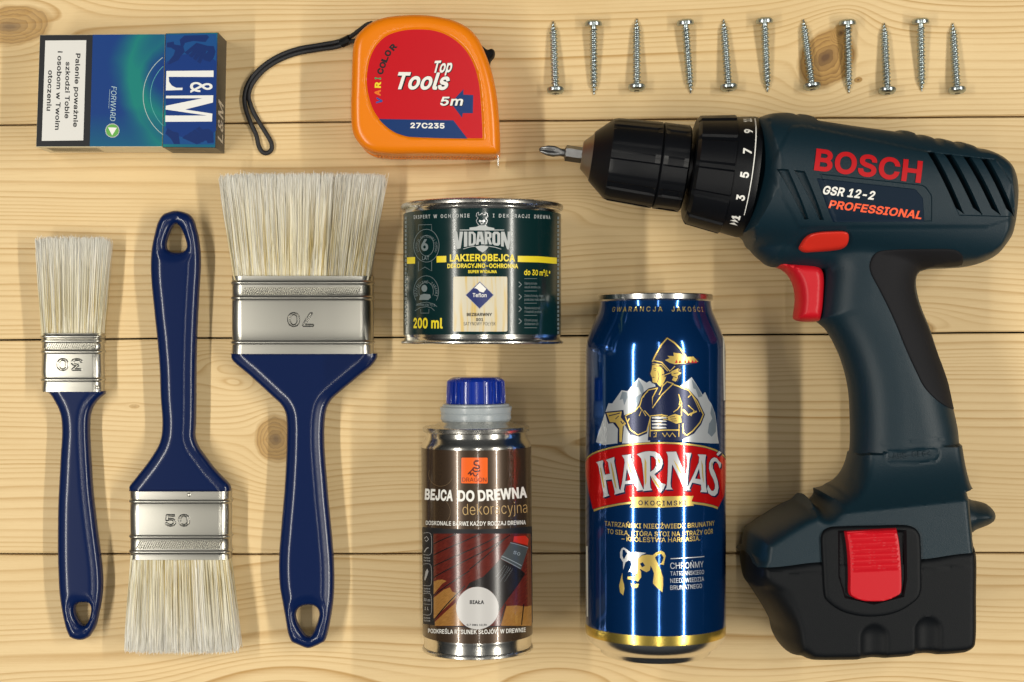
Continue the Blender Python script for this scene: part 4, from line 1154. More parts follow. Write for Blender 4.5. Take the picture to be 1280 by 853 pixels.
for pts, w in (([(440, 700), (500, 690), (470, 720)], .9), ([(545, 655), (520, 640), (490, 650)], 1.0), ([(545, 668), (510, 668)], 1.0), ([(700, 560), (745, 600), (720, 640)], 1.2), ([(360, 500), (375, 470), (395, 455)], 1.0), ([(345, 590), (330, 560)], 1.0), ([(240, 690), (255, 660)], 1.4), ([(630, 480), (640, 520), (632, 560)], 1.2), ([(735, 490), (760, 540), (790, 610)], 0.8)): fg.stroke(zf(pts), w)
fg.build('figure_emblem_gold', gold_ink, beer, off=0.19, join=True)
fg = Print(SC)
for pts, w in (([(436, 284), (450, 278), (462, 284)], .7), ([(445, 292), (456, 294)], .9), ([(430, 348), (446, 346)], .8), ([(470, 300), (480, 340), (468, 385)], .7), ([(455, 260), (490, 262), (512, 285)], .8), ([(500, 330), (515, 322)], .9),
               ([(590, 318), (630, 312)], .8), ([(586, 340), (615, 350)], .8), ([(100, 640), (150, 628), (185, 618)], 1.2), ([(150, 665), (175, 640)], 1.0), ([(190, 680), (205, 700), (215, 690)], 1.4),
               ([(560, 650), (600, 645)], .8), ([(565, 665), (610, 662)], .8), ([(575, 680), (615, 678)], .8)): fg.stroke(zf(pts), w)
fg.build('figure_lines', can_navy, beer, off=0.215, join=True, kind='stuff')
fg = Print(SC)
for y0 in (655, 680, 705, 730): fg.poly(zf([(425, y0 - 6), (470, y0 - 10), (530, y0 - 4), (540, y0 + 4), (480, y0 + 8), (428, y0 + 5)]))
fg.build('figure_belt_print', silver_ink, beer, off=0.20, join=True)
fg = Print(SC)
for x0 in (600, 628, 665, 692, 722, 745): fg.poly(zf([(x0, 238), (x0 + 12, 212), (x0 + 22, 236)]))
fg.build('feather_red_print', red_ink, beer, off=0.22, join=True)
# edge panels that run round to the back
sp = Print(SC)
sp.poly([(903.2, 417), (905.2, 418), (906.3, 500), (904.5, 501)]); sp.poly([(732.6, 683), (734.8, 683), (735.2, 771), (733.6, 771)])
sp.build('side_panel_print', mat('panel_cream', (0.50, 0.49, 0.42), 0.4), beer, off=0.06)

# ---------------------------------------------------------------- varnish tin
vR = 37.0; vz = 38.1; vcx = P(602.8, 0, vz)[0]
tin = thing('varnish_tin', 'squat dark green varnish tin with yellow lettering, above the brown bottle', 'tin', (vcx, 29, 0))
Av = (vcx, 0, vz)
green_paper = mat('dark_green_label', (0.003, 0.020, 0.021), 0.17, spec=0.4, coat=0.0, rvar=0.03, nscale=100)
lathe('body', [(61.2, 36.6), (60.6, 36.3), (59.5, 36.45), (58.8, 36.9), (40, 36.9), (20, 36.9), (3, 36.9), (2.0, 36.4), (1.0, 36.4), (0.2, 36.8)], Av, ydir, bright_steel, tin, seg=192, cap0=False, cap1=False)
lathe('top_rim', [(61.2, 36.6), (61.3, 37.6), (61.9, 38.05), (62.8, 38.1), (63.6, 37.8), (64.0, 37.0), (63.7, 36.2), (61.6, 35.8), (61.4, 34), (62.6, 33.5), (62.6, 0.5)], Av, ydir, steel, tin, seg=192, cap0=False)
lathe('bottom_rim', [(0.2, 36.8), (0.1, 37.6), (-0.3, 38.0), (-0.9, 38.0), (-1.4, 37.6), (-1.4, 36.6), (0.5, 36.0), (0.5, 0.5)], Av, ydir, steel, tin, seg=192, cap0=False)
tinL = lathe('paper_label', [(59.2, 36.95), (59.2, 37.05), (40, 37.05), (20, 37.05), (2.9, 37.05), (2.9, 36.95)], Av, ydir, green_paper, tin, seg=192, cap0=False, cap1=False)
SV = Cyl(vcx, 0, 37.05, zc=vz)
zv = Z(495, 235, 4.163); zi = Z(560, 260, 9.478); zq = Z(505, 270, 6.562); zr = Z(640, 330, 8.53)
p = Print(SV)
p.poly(zv([(58, 362), (100, 360), (100, 394), (58, 396)])); p.poly(zv([(212, 356), (262, 354), (262, 387), (212, 389)])); p.poly(zv([(633, 354), (740, 356), (836, 364), (836, 396), (740, 388), (633, 386)]))
p.text('LAKIEROBEJCA', (562.4, 327.2), (643.8, 327.2), 9, bold=0.045)
p.text('DEKORACYJNO-OCHRONNA', (559.3, 335.5), (647.5, 335.7), 5.6, bold=0.05)
p.text('SUPER WYDAJNA', (585, 341.7), (621, 341.7), 3.8, bold=0.05)
p.text('200 ml', (517, 410.5), (553.5, 411), 13.2, bold=0.045)
p.text('do 30 m²/L*', (655, 344), (687.5, 345.5), 7.0, bold=0.035)
p.build('yellow_lettering', yellow_ink, tinL, off=0.08)
p = Print(SV)
for txt, x0, x1, y0, y1 in (('EKSPERT', 517.5, 538, 274.0, 273.2), ('W', 542, 546.5, 273, 272.9), ('OCHRONIE', 551, 587, 272.8, 272), ('I', 616, 618, 272, 272), ('DEKORACJI', 623.5, 662, 272.2, 272.9), ('DREWNA', 667.5, 687.5, 273.2, 274.2)):
    p.text(txt, (x0, y0), (x1, y1), 4.6, bold=0.03, spacing=1.35 if len(txt) > 1 else 1)
# name letters, stepped
p.poly(zi([(55, 283), (110, 283), (128, 400), (140, 283), (180, 283), (150, 480), (105, 490)]))
p.poly(zi([(190, 283), (230, 283), (230, 458), (190, 464)]))
p.poly(zi([(244, 283), (300, 283), (328, 310), (330, 420), (305, 446), (244, 452)]), zi([(275, 305), (292, 308), (298, 330), (298, 405), (292, 424), (275, 426)]))
p.poly(zi([(352, 283), (405, 283), (432, 430), (395, 432), (388, 400), (368, 402), (362, 436), (330, 440)]), zi([(378, 310), (385, 370), (370, 372)]))
p.poly(zi([(436, 283), (490, 283), (515, 300), (515, 350), (498, 366), (522, 436), (488, 432), (472, 375), (466, 375), (466, 430), (436, 430)]), zi([(466, 308), (484, 310), (486, 342), (466, 346)]))
p.poly(zi([(545, 283), (590, 283), (618, 305), (618, 430), (596, 450), (550, 444), (525, 425), (525, 305)]), zi([(565, 308), (578, 310), (584, 325), (584, 410), (574, 422), (560, 412), (558, 325)]))
p.poly(zi([(628, 283), (668, 283), (704, 395), (706, 283), (752, 283), (722, 495), (700, 492), (660, 380), (660, 462), (628, 456)]))
p.poly(zi([(255, 235), (340, 225), (370, 208), (450, 208), (470, 225), (548, 240), (548, 258), (665, 258), (665, 268), (140, 268), (140, 258), (255, 258)]))
p.poly(zi([(322, 458), (400, 446), (484, 458), (450, 500), (412, 530), (360, 500)]))
p.stroke(zi([(180, 488), (260, 464), (322, 455)]), 0.7); p.stroke(zi([(484, 455), (560, 468), (630, 490)]), 0.7)
p.build('silver_lettering', mat('label_silver', (0.44, 0.46, 0.46), 0.5, spec=0.2), tinL, off=0.08, join=True)
p = Print(SV)   # horned head crest
for pts in ([(365, 205), (345, 180), (335, 150), (355, 120), (335, 100), (340, 65), (360, 50), (365, 85), (385, 80), (403, 60), (420, 80), (438, 85), (445, 50), (468, 70), (472, 100), (450, 120), (468, 150), (460, 180), (440, 205)],): p.stroke(zi(pts), 0.8)
p.poly(zi([(368, 140), (400, 150), (438, 140), (440, 165), (418, 175), (402, 165), (385, 175), (366, 165)])); p.stroke(zi([(385, 185), (402, 192), (420, 185)]), 0.8)
p.build('crest_print', silver_ink, tinL, off=0.08, join=True)
p = Print(SV)   # two medallions, bullet list
c6 = zq([(185, 245)])[0]; c7 = zq([(183, 620)])[0]
for c, r1, ry in ((c6, 15.8, 20.5), (c6, 9.3, 12.8)): p.stroke(circle(c, r1, 40, ry), 0.55, closed=True)
p.stroke(zq([(120, 120), (120, 75), (228, 72), (228, 118)]), 0.55); p.stroke(zq([(120, 375), (120, 455), (172, 420), (228, 452), (228, 372)]), 0.6)
p.text('6', zq([(142, 288)])[0], zq([(200, 287)])[0], 14.6, bold=0.05); p.text('LAT', (528, 325.2), (536.8, 325), 4.8, bold=0.02)
p.arc('GWARANCJA SKUTECZNEJ OCHRONY', (c6[0], c6[1] + 1), 11.2, -215, 35, 3.0, bold=0.0)
p.stroke(circle(c7, 15.5, 30, 19.5, -215, 35), 0.5); p.stroke(circle(c7, 9.0, 30, 12, -205, 25), 0.45)
p.arc('BEZPIECZNE ZABAWKI', (c7[0], c7[1] + 1), 11.2, -205, 25, 3.4, bold=0.0)
p.poly(circle(zq([(168, 595)])[0], 3.6, 16, 4.4)); p.poly(zq([(125, 690), (135, 650), (165, 640), (215, 645), (222, 670), (200, 690)]))
p.stroke(zq([(100, 735), (140, 715), (190, 708), (240, 722), (272, 745)]), 0.5); p.stroke(zq([(90, 780), (135, 752), (190, 745), (225, 755), (250, 778)]), 0.5)
p.text('NORMA EN 71.3', (521, 382.2), (544, 383.2), 2.8, bold=0.01); p.stroke(zq([(138, 765), (138, 798), (205, 798), (205, 765)]), 0.5)
for k, (ln, a, b) in enumerate((((158), 'Odporna na trudne', 'warunki atmosferyczne'), ((290), 'Zwiera formułę, chroni', 'podczas malowania'), ((420), 'Wysoka elastyczność', 'i trwałość powłoki'), ((550), 'Chroni przed', 'działaniem UV'))):
    p.stroke(zr([(130, ln), (265, ln)]), 0.5)
    p.stroke(zr([(72, ln + 35), (100, ln + 62), (72, ln + 90)]), 1.0)
    p.text(a, zr([(132, ln + 62)])[0], zr([((265, 330, 300, 320)[3 - k if k == 3 else k] if k < 3 else 268, ln + 64)])[0], 3.0, bold=0.0)
    p.text(b, zr([(132, ln + 102)])[0], zr([((300, 345, 312, 282)[k], ln + 104)])[0], 3.0, bold=0.0)
p.stroke(zr([(130, 682), (265, 682)]), 0.5)
p.build('grey_lettering', grey_ink, tinL, off=0.08, join=True, kind='stuff')
p = Print(SV)   # tiny text columns at both turns of the label
for x0, n_ in ((507.3, 26), (697.4, 28)):
    for k in range(n_):
        y0 = 271 + k * 5.3; p.poly([(x0 - 1.0, y0), (x0 + 1.2, y0), (x0 + 1.2, y0 + 3.4), (x0 - 1.0, y0 + 3.4)])
p.build('side_text_print', grey_ink, tinL, off=0.08, join=True, kind='stuff')
p = Print(SV); p.poly(zv([(303, 462), (576, 462), (579, 470), (579, 744), (574, 748), (300, 748), (296, 742), (299, 468)]))
swm = bpy.data.materials.new('wood_sample_print'); swm.use_nodes = True; E.nt = swm.node_tree
tcn = E.nt.nodes.new('ShaderNodeTexCoord'); s_ = E.nt.nodes.new('ShaderNodeSeparateXYZ'); E.nt.links.new(tcn.outputs['Object'], s_.inputs[0])
xx = E(s_.outputs[0]) * 1000.0; yy = E(s_.outputs[1]) * 1000.0
w_ = (noise(vec(xx * 0.55, yy * 0.04, 3.1), 3.0) - 0.5) * 6.0
E.nt.links.new(mixc(w_.clamp(), (0.60, 0.55, 0.42), (0.62, 0.44, 0.14)), E.nt.nodes['Principled BSDF'].inputs['Base Color']); E.nt.nodes['Principled BSDF'].inputs['Roughness'].default_value = 0.35
p.build('colour_sample', swm, tinL, off=0.08)
p = Print(SV); p.poly(zv([(436, 486), (510, 558), (435, 632), (361, 558)])); p.build('diamond_badge', mat('badge_blue', (0.012, 0.022, 0.13), 0.35), tinL, off=0.11)
p = Print(SV); p.poly(zv([(436, 493), (470, 526), (455, 545), (435, 540), (425, 528), (412, 522), (405, 524)])); p.text('Teflon', (590.8, 371.6), (608.2, 371.8), 5.0, bold=0.02)
p.stroke(zv([(436, 488), (508, 558), (435, 630), (363, 558)]), 0.4, closed=True); p.build('badge_lettering', white_ink, tinL, off=0.14, join=True)
p = Print(SV); p.text('BEZBARWNY', (583.5, 395.4), (615, 395.4), 4.0, bold=0.05); p.text('S01', (595, 401.6), (604, 401.6), 3.8, bold=0.05); p.text('SATYNOWY POŁYSK', (579.5, 407), (619.5, 407), 4.2, bold=0.0)
p.build('black_lettering', black_ink, tinL, off=0.11)

# ---------------------------------------------------------------- wood stain bottle
bR = 26.2; btilt = 0.0065; bcx = P(595.2, 0, bR)[0]
bottle = thing('wood_stain_bottle', 'brown metal bottle of wood stain with a ribbed blue screw cap, below the varnish tin', 'bottle', (bcx + .4, -80, 0))
bd = Vector((-math.sin(btilt), math.cos(btilt), 0)); bd = Vector((-0.0075, 1, 0)).normalized()
Ab = (bcx - 0.35, 0, bR + 0.3)
brown = mat('brown_label', (0.062, 0.038, 0.022), 0.26, metal=0.45, coat=0.4, noise=0.12, nscale=700)
lathe('body', [(-43.4, 24.0), (-44.6, 23.9), (-46.2, 24.3), (-48.0, 25.5), (-49.4, 26.1), (-50, 26.2), (-90, 26.2), (-139.5, 26.2), (-140.4, 26.05), (-142.0, 25.75), (-144.0, 25.7), (-145, 25.8)], Ab, bd, bright_steel, bottle, seg=160, cap0=False, cap1=False)
lathe('shoulder_flange', [(-36.4, 14), (-38.6, 17.5), (-40.2, 20.5), (-40.5, 24.6), (-40.9, 25.3), (-41.8, 25.6), (-42.8, 25.3), (-43.3, 24.6), (-43.4, 24.0)], Ab, bd, steel, bottle, seg=160, cap1=False)
lathe('bottom_rim', [(-145, 25.4), (-145.2, 26.2), (-145.8, 26.5), (-146.8, 26.4), (-147.3, 25.6), (-146.6, 24.8), (-144, 24.2), (-143.5, 0.5)], Ab, bd, steel, bottle, seg=160, cap0=False)
botL = lathe('paper_label', [(-50.4, 26.22), (-50.4, 26.32), (-90, 26.32), (-139.4, 26.32), (-139.4, 26.22)], Ab, bd, brown, bottle, seg=160, cap0=False, cap1=False)
collar_m = mat('milky_plastic', (0.42, 0.47, 0.50), 0.28, trans=0.25, spec=0.5)
lathe('collar', [(-38.2, 15.5), (-37.8, 16.4), (-37.0, 16.9), (-35.2, 16.6), (-34.6, 16.9), (-34.0, 16.6), (-33.2, 16.9), (-31.6, 17.2), (-31.2, 16.8), (-31.1, 16.0), (-30.2, 15.9), (-29.8, 15.2), (-29.8, 9)], Ab, bd, collar_m, bottle, seg=128, cap0=False)
def capmod(i, a):
    k = (a / (2 * math.pi)) % 1.0
    smooth_zone = (0.955 < k or k < 0.02) or (0.455 < k < 0.52)
    if i in (2, 3, 4) and not smooth_zone: return 0.28 * (1 if (a * 44 / (2 * math.pi)) % 1.0 < 0.5 else -1)
    return 0.0
lathe('screw_cap', [(-30.2, 12.6), (-30.1, 13.7), (-29.6, 13.9), (-24, 13.75), (-19.3, 13.5), (-18.3, 12.8), (-17.4, 11.4), (-17.1, 9.5), (-17.1, 0.5)], Ab, bd, mat('royal_blue_plastic', (0.002, 0.022, 0.26), 0.22, spec=0.45, coat=0.15), bottle, seg=352, rmod=capmod, sharp=24)
SBt = Cyl(Ab[0], 0, 26.32, tilt=0.0075, zc=Ab[2])
za = Z(515, 460, 4.612); zc_ = Z(515, 640, 4.491); zd = Z(525, 650, 5.331); ze = Z(565, 560, 8.53)
p = Print(SBt); p.poly(zc_([(58, 90), (60, 85), (200, 96), (370, 98), (540, 94), (676, 80), (678, 620), (600, 640), (370, 652), (200, 645), (62, 628)])); p.build('black_panel_print', black_ink, botL, off=0.05)
# printed picture of a deck being stained
photo = zd([(90, 92), (735, 92), (742, 400), (745, 706), (100, 708), (92, 500)])
p = Print(SBt); p.poly(photo)
dm = bpy.data.materials.new('stained_deck_print'); dm.use_nodes = True; E.nt = dm.node_tree
tcn = E.nt.nodes.new('ShaderNodeTexCoord'); s_ = E.nt.nodes.new('ShaderNodeSeparateXYZ'); E.nt.links.new(tcn.outputs['Object'], s_.inputs[0])
xx = E(s_.outputs[0]) * 1000.0; yy = E(s_.outputs[1]) * 1000.0
gr = (noise(vec(xx * 0.35 + yy * 0.25, yy * 1.3 - xx * 0.9, 1.0), 3.0) - 0.3).clamp()
E.nt.links.new(mixc(gr, (0.075, 0.010, 0.007), (0.20, 0.030, 0.018)), E.nt.nodes['Principled BSDF'].inputs['Base Color']); E.nt.nodes['Principled BSDF'].inputs['Roughness'].default_value = 0.2
p.build('deck_print', dm, botL, off=0.09)
p = Print(SBt)
p.poly(zd([(92, 412), (120, 400), (150, 398), (178, 408), (150, 425), (92, 495)])); p.poly(zd([(92, 520), (160, 465), (200, 450), (215, 478), (245, 488), (240, 520), (92, 660)]));
p.poly(zd([(100, 680), (240, 550), (250, 620), (280, 690), (290, 706), (100, 706)])); p.poly(zd([(540, 700), (575, 575), (640, 570), (700, 578), (742, 570), (744, 706), (690, 706), (540, 706)]))
bw = bpy.data.materials.new('bare_deck_print'); bw.use_nodes = True; E.nt = bw.node_tree
tcn = E.nt.nodes.new('ShaderNodeTexCoord'); s_ = E.nt.nodes.new('ShaderNodeSeparateXYZ'); E.nt.links.new(tcn.outputs['Object'], s_.inputs[0])
xx = E(s_.outputs[0]) * 1000.0; yy = E(s_.outputs[1]) * 1000.0
gr = (noise(vec(xx * 0.35 + yy * 0.25, yy * 2.6 - xx * 1.8, 1.0), 3.0) - 0.2).clamp()
E.nt.links.new(mixc(gr, (0.20, 0.085, 0.02), (0.52, 0.27, 0.07)), E.nt.nodes['Principled BSDF'].inputs['Base Color']); E.nt.nodes['Principled BSDF'].inputs['Roughness'].default_value = 0.2
p.build('bare_wood_print', bw, botL, off=0.11)
p = Print(SBt)
for a, b in (((92, 160), (240, 95)), ((92, 235), (400, 95)), ((92, 310), (520, 110)), ((92, 385), (600, 100)), ((92, 505), (330, 340)), ((92, 672), (300, 440)), ((560, 130), (330, 330)), ((675, 700), (690, 560)), ((535, 690), (570, 560))): p.stroke(zd([a, b]), 1.3)
p.poly(zd([(535, 260), (668, 330), (700, 360), (640, 450), (560, 560), (525, 610), (520, 560), (480, 480), (400, 445), (330, 450), (300, 470), (330, 420), (420, 380), (500, 300)]))
p.build('dark_bristle_print', mat('print_black', (0.010, 0.007, 0.007), 0.25), botL, off=0.13, join=True)
p = Print(SBt); p.poly(zd([(604, 148), (720, 182), (672, 332), (535, 256)])); p.build('printed_ferrule', mat('print_slate', (0.055, 0.065, 0.070), 0.25), botL, off=0.15)
p = Print(SBt); p.poly(zd([(625, 110), (700, 105), (722, 130), (715, 170), (620, 145)])); p.build('printed_handle', mat('print_red', (0.50, 0.025, 0.012), 0.25), botL, off=0.15)
p = Print(SBt); p.stroke(zd([(600, 152), (718, 186)]), 0.6); p.stroke(zd([(543, 240), (675, 306)]), 0.9); p.stroke(zd([(537, 256), (668, 326)]), 0.7); p.text('50', zd([(618, 225)])[0], zd([(662, 240)])[0], 4, bold=0.02)
for k in range(5): p.stroke(zd([(565 + 13 * k, 300 + 6 * k), (505 + 14 * k, 380 + 12 * (k % 3) + 5 * k)]), 0.16)
p.build('printed_glint', mat('print_grey', (0.26, 0.30, 0.33), 0.25), botL, off=0.17, join=True)
cc = zd([(383, 588)])[0]
p = Print(SBt); p.poly(circle(cc, 26.4, 44, 26.6)); p.build('colour_dot', mat('dot_grey', (0.50, 0.49, 0.48), 0.3), botL, off=0.19)
p = Print(SBt); p.text('BIAŁA', (587.3, 755.2), (605, 755.2), 4.8, bold=0.05); p.text('0,7 0M1 12,5h', (583.5, 782.3), (608.5, 782.3), 2.4, bold=0.04); p.build('dot_lettering', black_ink, botL, off=0.22)
# left pictogram column
p = Print(SBt)
for y0, y1 in ((85, 235), (292, 440), (488, 635)):
    p.stroke(spline(zd([(24, y0 + 4), (50, y0), (70, y0 + 6), (76, y0 + 25), (78, y1 - 30), (74, y1 - 8), (60, y1), (24, y1 - 4)]), 2, False), 0.5)
    for k in range(2): p.text('farba', zd([(26, y1 + 22 + 18 * k)])[0], zd([(68, y1 + 24 + 18 * k)])[0], 1.9)
p.stroke(zd([(30, 125), (45, 110), (58, 130), (45, 145), (35, 135)]), 0.9); p.stroke(zd([(30, 215), (45, 190), (58, 185)]), 1.2); p.poly(zd([(30, 400), (38, 345), (50, 325), (58, 345), (48, 375), (36, 405)])); p.text('30 m', zd([(26, 540)])[0], zd([(68, 545)])[0], 3.4); p.stroke(zd([(24, 560), (72, 564)]), 0.4); p.text('1 L', zd([(32, 600)])[0], zd([(60, 602)])[0], 4)
p.build('pictogram_print', mat('print_light_grey', (0.33, 0.33, 0.33), 0.3), botL, off=0.09, join=True)
p = Print(SBt); p.poly(ze([(100, 112), (108, 105), (372, 105), (380, 112), (380, 372), (372, 380), (106, 378), (98, 370)])); p.build('orange_emblem_ground', mat('emblem_orange', (0.80, 0.12, 0.010), 0.25, coat=0.3), botL, off=0.08)
p = Print(SBt)
p.stroke(spline(ze([(262, 135), (240, 150), (238, 175), (262, 185), (285, 190), (290, 212), (268, 222), (235, 212), (222, 228), (240, 250), (275, 250), (300, 240)]), 1.5, False), 1.9)
p.poly(ze([(250, 128), (290, 135), (282, 150), (252, 150)])); p.stroke(spline(ze([(222, 228), (195, 255), (170, 280), (200, 265), (195, 295), (225, 265), (235, 295), (260, 300), (275, 270)]), 1.5, False), 1.5)
p.text('DRAGON', (577.8, 602.2), (608, 602.2), 5, bold=0.0)
p.build('dragon_emblem', mat('emblem_brown', (0.075, 0.010, 0.004), 0.3), botL, off=0.11, join=True)
p = Print(SBt)
p.text('BEJCA', (531.0, 624.9), (566, 626.8), 14, bold=0.055, even=0.95); p.text('DO', (572.4, 627), (593, 627.2), 14, bold=0.055); p.text('DREWNA', (598, 627), (658.8, 622.2), 14, bold=0.055, even=0.8)
p.text('DOSKONALE BARWI KAŻDY RODZAJ DREWNA', (532.5, 656.2), (657, 655.6), 5.2, bold=0.02, even=0.7)
p.text('PODKREŚLA RYSUNEK SŁOJÓW W DREWNIE', (535.3, 791.3), (657, 790.0), 5.4, bold=0.02, even=0.7)
p.build('white_lettering', white_ink, botL, off=0.08)
p = Print(SBt); p.text('dekoracyjna', (578.5, 643.9), (659.0, 640.8), 13.6, bold=-0.01, even=0.8); p.build('tan_lettering', mat('tan_ink', (0.50, 0.33, 0.13), 0.35), botL, off=0.08)
p = Print(SBt)
p.stroke(circle((551, 593), 15, 24, 15, 20, 200), 0.3); p.stroke(circle((545, 600), 24, 24, 24, -20, 120), 0.25); p.stroke(circle((545, 640), 18, 24, 18, -100, 60), 0.25)
p.build('line_flourish', mat('flourish_ink', (0.20, 0.13, 0.06), 0.35), botL, off=0.07, join=True)
# ------------------------------------------------------------------ cigarette pack
pz = 22.0
pack_c = P(158, 113, pz)
pack = thing('cigarette_pack', 'closed blue-green cigarette packet with a white warning panel, at the top left', 'cigarette pack', (pack_c[0], pack_c[1], 0))
zp = Z(30, 20, 4.489); zl = Z(195, 35, 5.333)
def pack_print_material():
    m = bpy.data.materials.new('blue_teal_card'); m.use_nodes = True; nt = m.node_tree; E.nt = nt; b = nt.nodes['Principled BSDF']
    tcn = nt.nodes.new('ShaderNodeTexCoord'); s = nt.nodes.new('ShaderNodeSeparateXYZ'); nt.links.new(tcn.outputs['Object'], s.inputs[0])
    # object origin = pack base centre
    x = E(s.outputs[0]) * 1000.0; y = E(s.outputs[1]) * 1000.0
    n = (noise(vec(x * 0.06, y * 0.06, 1.0), 2.0) - 0.5) * 5.0
    def arcb(cx, cy, r, w, k):
        q = P(cx, cy, pz); qx, qy = q[0] - pack_c[0], q[1] - pack_c[1]
        d = E.op('SQRT', (x - qx) ** 2.0 + (y - qy) ** 2.0) - r + n
        return ((1.0 - E.op('ABSOLUTE', d) / w).clamp() ** 1.6) * k
    g = arcb(232, 82, 26.5, 11.0, 0.95) + arcb(250, 118, 31.0, 9.0, 0.55)
    fade = (1.0 - (y + 26.0) / 40.0 * 0.5).clamp() * ((P(216, 0, pz)[0] - pack_c[0] - x) / 8.0).clamp()
    low = (1.0 - (y + 27.0) / 16.0).clamp() * 0.35
    f = (g + low).clamp()
    col = mixc(f, (0.001, 0.036, 0.19), (0.004, 0.19, 0.17))
    nt.links.new(col, b.inputs['Base Color']); b.inputs['Roughness'].default_value = 0.5; b.inputs['Specular IOR Level'].default_value = 0.2; b.inputs['Coat Weight'].default_value = 0.0; b.inputs['Coat Roughness'].default_value = 0.12
    return m
card_front = pack_print_material()
card_side = mat('beige_card', (0.74, 0.68, 0.50), 0.38, metal=0.15, noise=0.06, nscale=600)
card_dark = mat('graphite_card', (0.035, 0.035, 0.033), 0.4)
def P3(px, py, h): return (*P(px, py, h), h)
TL, TM0, TR, BRr, BM0, BL = zp([(88, 106)])[0], zp([(795, 98)])[0], zp([(1089, 93)])[0], zp([(1076, 741)])[0], zp([(778, 738)])[0], zp([(66, 736)])[0]
def slab(name, quad, z0, z1, m, root, ch=0.35):
    """box over a quadrilateral (photo pixels at height z1) with softened edges"""
    q = [np.array(P(*p, z1)) for p in quad]; c = sum(q) / 4
    ins = [p + (c - p) / np.linalg.norm(c - p) * ch * 1.2 for p in q]
    V = [(*p, z0) for p in q] + [(*p, z1 - ch) for p in q] + [(*p, z1) for p in ins]
    Fc = [(3, 2, 1, 0), (8, 9, 10, 11)] + [(i, (i + 1) % 4, 4 + (i + 1) % 4, 4 + i) for i in range(4)] + [(4 + i, 4 + (i + 1) % 4, 8 + (i + 1) % 4, 8 + i) for i in range(4)]
    o = part(name, V, Fc, m, root, sharp=30)
    bm = bmesh.new(); bm.from_mesh(o.data); bmesh.ops.recalc_face_normals(bm, faces=bm.faces[:]); bm.to_mesh(o.data); bm.free()
    return o
bx_ = slab('box', [TL, (TM0[0] - .5, TM0[1] + 0.6), (BM0[0] - .5, BM0[1] - .6), BL], 0.1, pz - 0.15, card_side, pack)
ld = slab('lid', [(TM0[0], TM0[1]), TR, BRr, (BM0[0], BM0[1])], 0.1, pz, card_dark, pack)
SPk = Flat(pz - 0.15); SLd = Flat(pz)
p = Print(SPk); p.poly([zp([(386, 106)])[0], (TM0[0] - 0.8, TM0[1] + 1.2), (BM0[0] - 0.8, BM0[1] - 1.2), zp([(369, 733)])[0]]); p.build('front_print', card_front, pack, off=0.04)
p = Print(SLd); p.poly([(TM0[0] + .3, TM0[1] + .5), (TR[0] - .8, TR[1] + .6), (BRr[0] - .8, BRr[1] - .6), (BM0[0] + .3, BM0[1] - .6)]); p.build('lid_front_print', card_front, ld, off=0.04)
p = Print(SPk); p.poly([(TL[0] + .5, TL[1] + .6), zp([(386, 107)])[0], zp([(369, 733)])[0], (BL[0] + .6, BL[1] - .6)]); p.build('warning_frame', black_ink, pack, off=0.06)
p = Print(SPk); p.poly(zp([(120, 139), (350, 137), (333, 699), (100, 702)])); p.build('warning_panel', mat('warning_white', (0.66, 0.65, 0.62), 0.4), pack, off=0.10)
p = Print(SPk)
for t, x0, y0, x1, y1, h in (('Palenie poważnie', 291, 211, 276, 624, 26), ('szkodzi Tobie', 235, 258, 228, 576, 26), ('i osobom w Twoim', 190, 198, 174, 640, 26), ('otoczeniu', 137, 305, 127, 533, 26)):
    p.text(t, zp([(x0, y0)])[0], zp([(x1, y1)])[0], h / 4.489, bold=0.035)
p.build('warning_lettering', black_ink, pack, off=0.14)
p = Print(SPk); p.text('FORWARD', zp([(491, 396)])[0], zp([(483, 588)])[0], 29 / 4.489, bold=-0.005, shear=0.12); p.stroke(zp([(482, 412), (476, 520)]), 0.35)
p.build('variant_lettering', mat('pale_teal_ink', (0.45, 0.62, 0.64), 0.35), pack, off=0.10)
gc = zp([(496, 644)])[0]
p = Print(SPk); p.poly(circle(gc, 8.9)); p.build('button_ring_print', silver_ink, pack, off=0.08)
p = Print(SPk); p.poly(circle(gc, 7.9)); p.build('button_print', mat('button_green', (0.10, 0.36, 0.05), 0.35), pack, off=0.12)
p = Print(SPk); p.poly(zp([(472, 626), (522, 628), (495, 672)])); p.build('button_arrow', white_ink, pack, off=0.16)
# ring emblem crossing the seam
ccx_, ccy_ = zp([(945, 450)])[0]
def ringpts(r, a0, a1, n=40): return circle((ccx_, ccy_), r, n, r * .98, a0, a1)
p = Print(SPk); p.stroke(ringpts(61.5, 125, 233), 0.8); p.build('silver_ring_print', mat('ring_silver', (0.40, 0.50, 0.48), 0.5, spec=0.2), pack, off=0.10)
p = Print(SPk); p.stroke(ringpts(52.5, 131, 226), 0.6, ); p.build('inner_ring_print', mat('ring_green', (0.10, 0.42, 0.40), 0.35), pack, off=0.10)
lionm = mat('deep_blue_ink', (0.001, 0.020, 0.125), 0.5, spec=0.2)
lightb = mat('mid_blue_ink', (0.003, 0.062, 0.225), 0.5, spec=0.2)
p = Print(SLd)
p.poly(zl([(66, 45), (404, 40), (402, 170), (395, 262), (330, 250), (68, 250), (62, 180)])); p.poly(zl([(55, 655), (330, 650), (395, 660), (390, 778), (48, 775)]))
p.build('lid_tint_print', lightb, ld, off=0.07)
p = Print(SLd)
p.poly(zl([(72, 100), (118, 92), (122, 112), (165, 118), (158, 80), (190, 52), (340, 48), (355, 62), (330, 95), (250, 88), (195, 100), (182, 125), (192, 160), (165, 190), (150, 215), (100, 240), (80, 245), (95, 210), (118, 182), (128, 150), (100, 132), (72, 130)]))
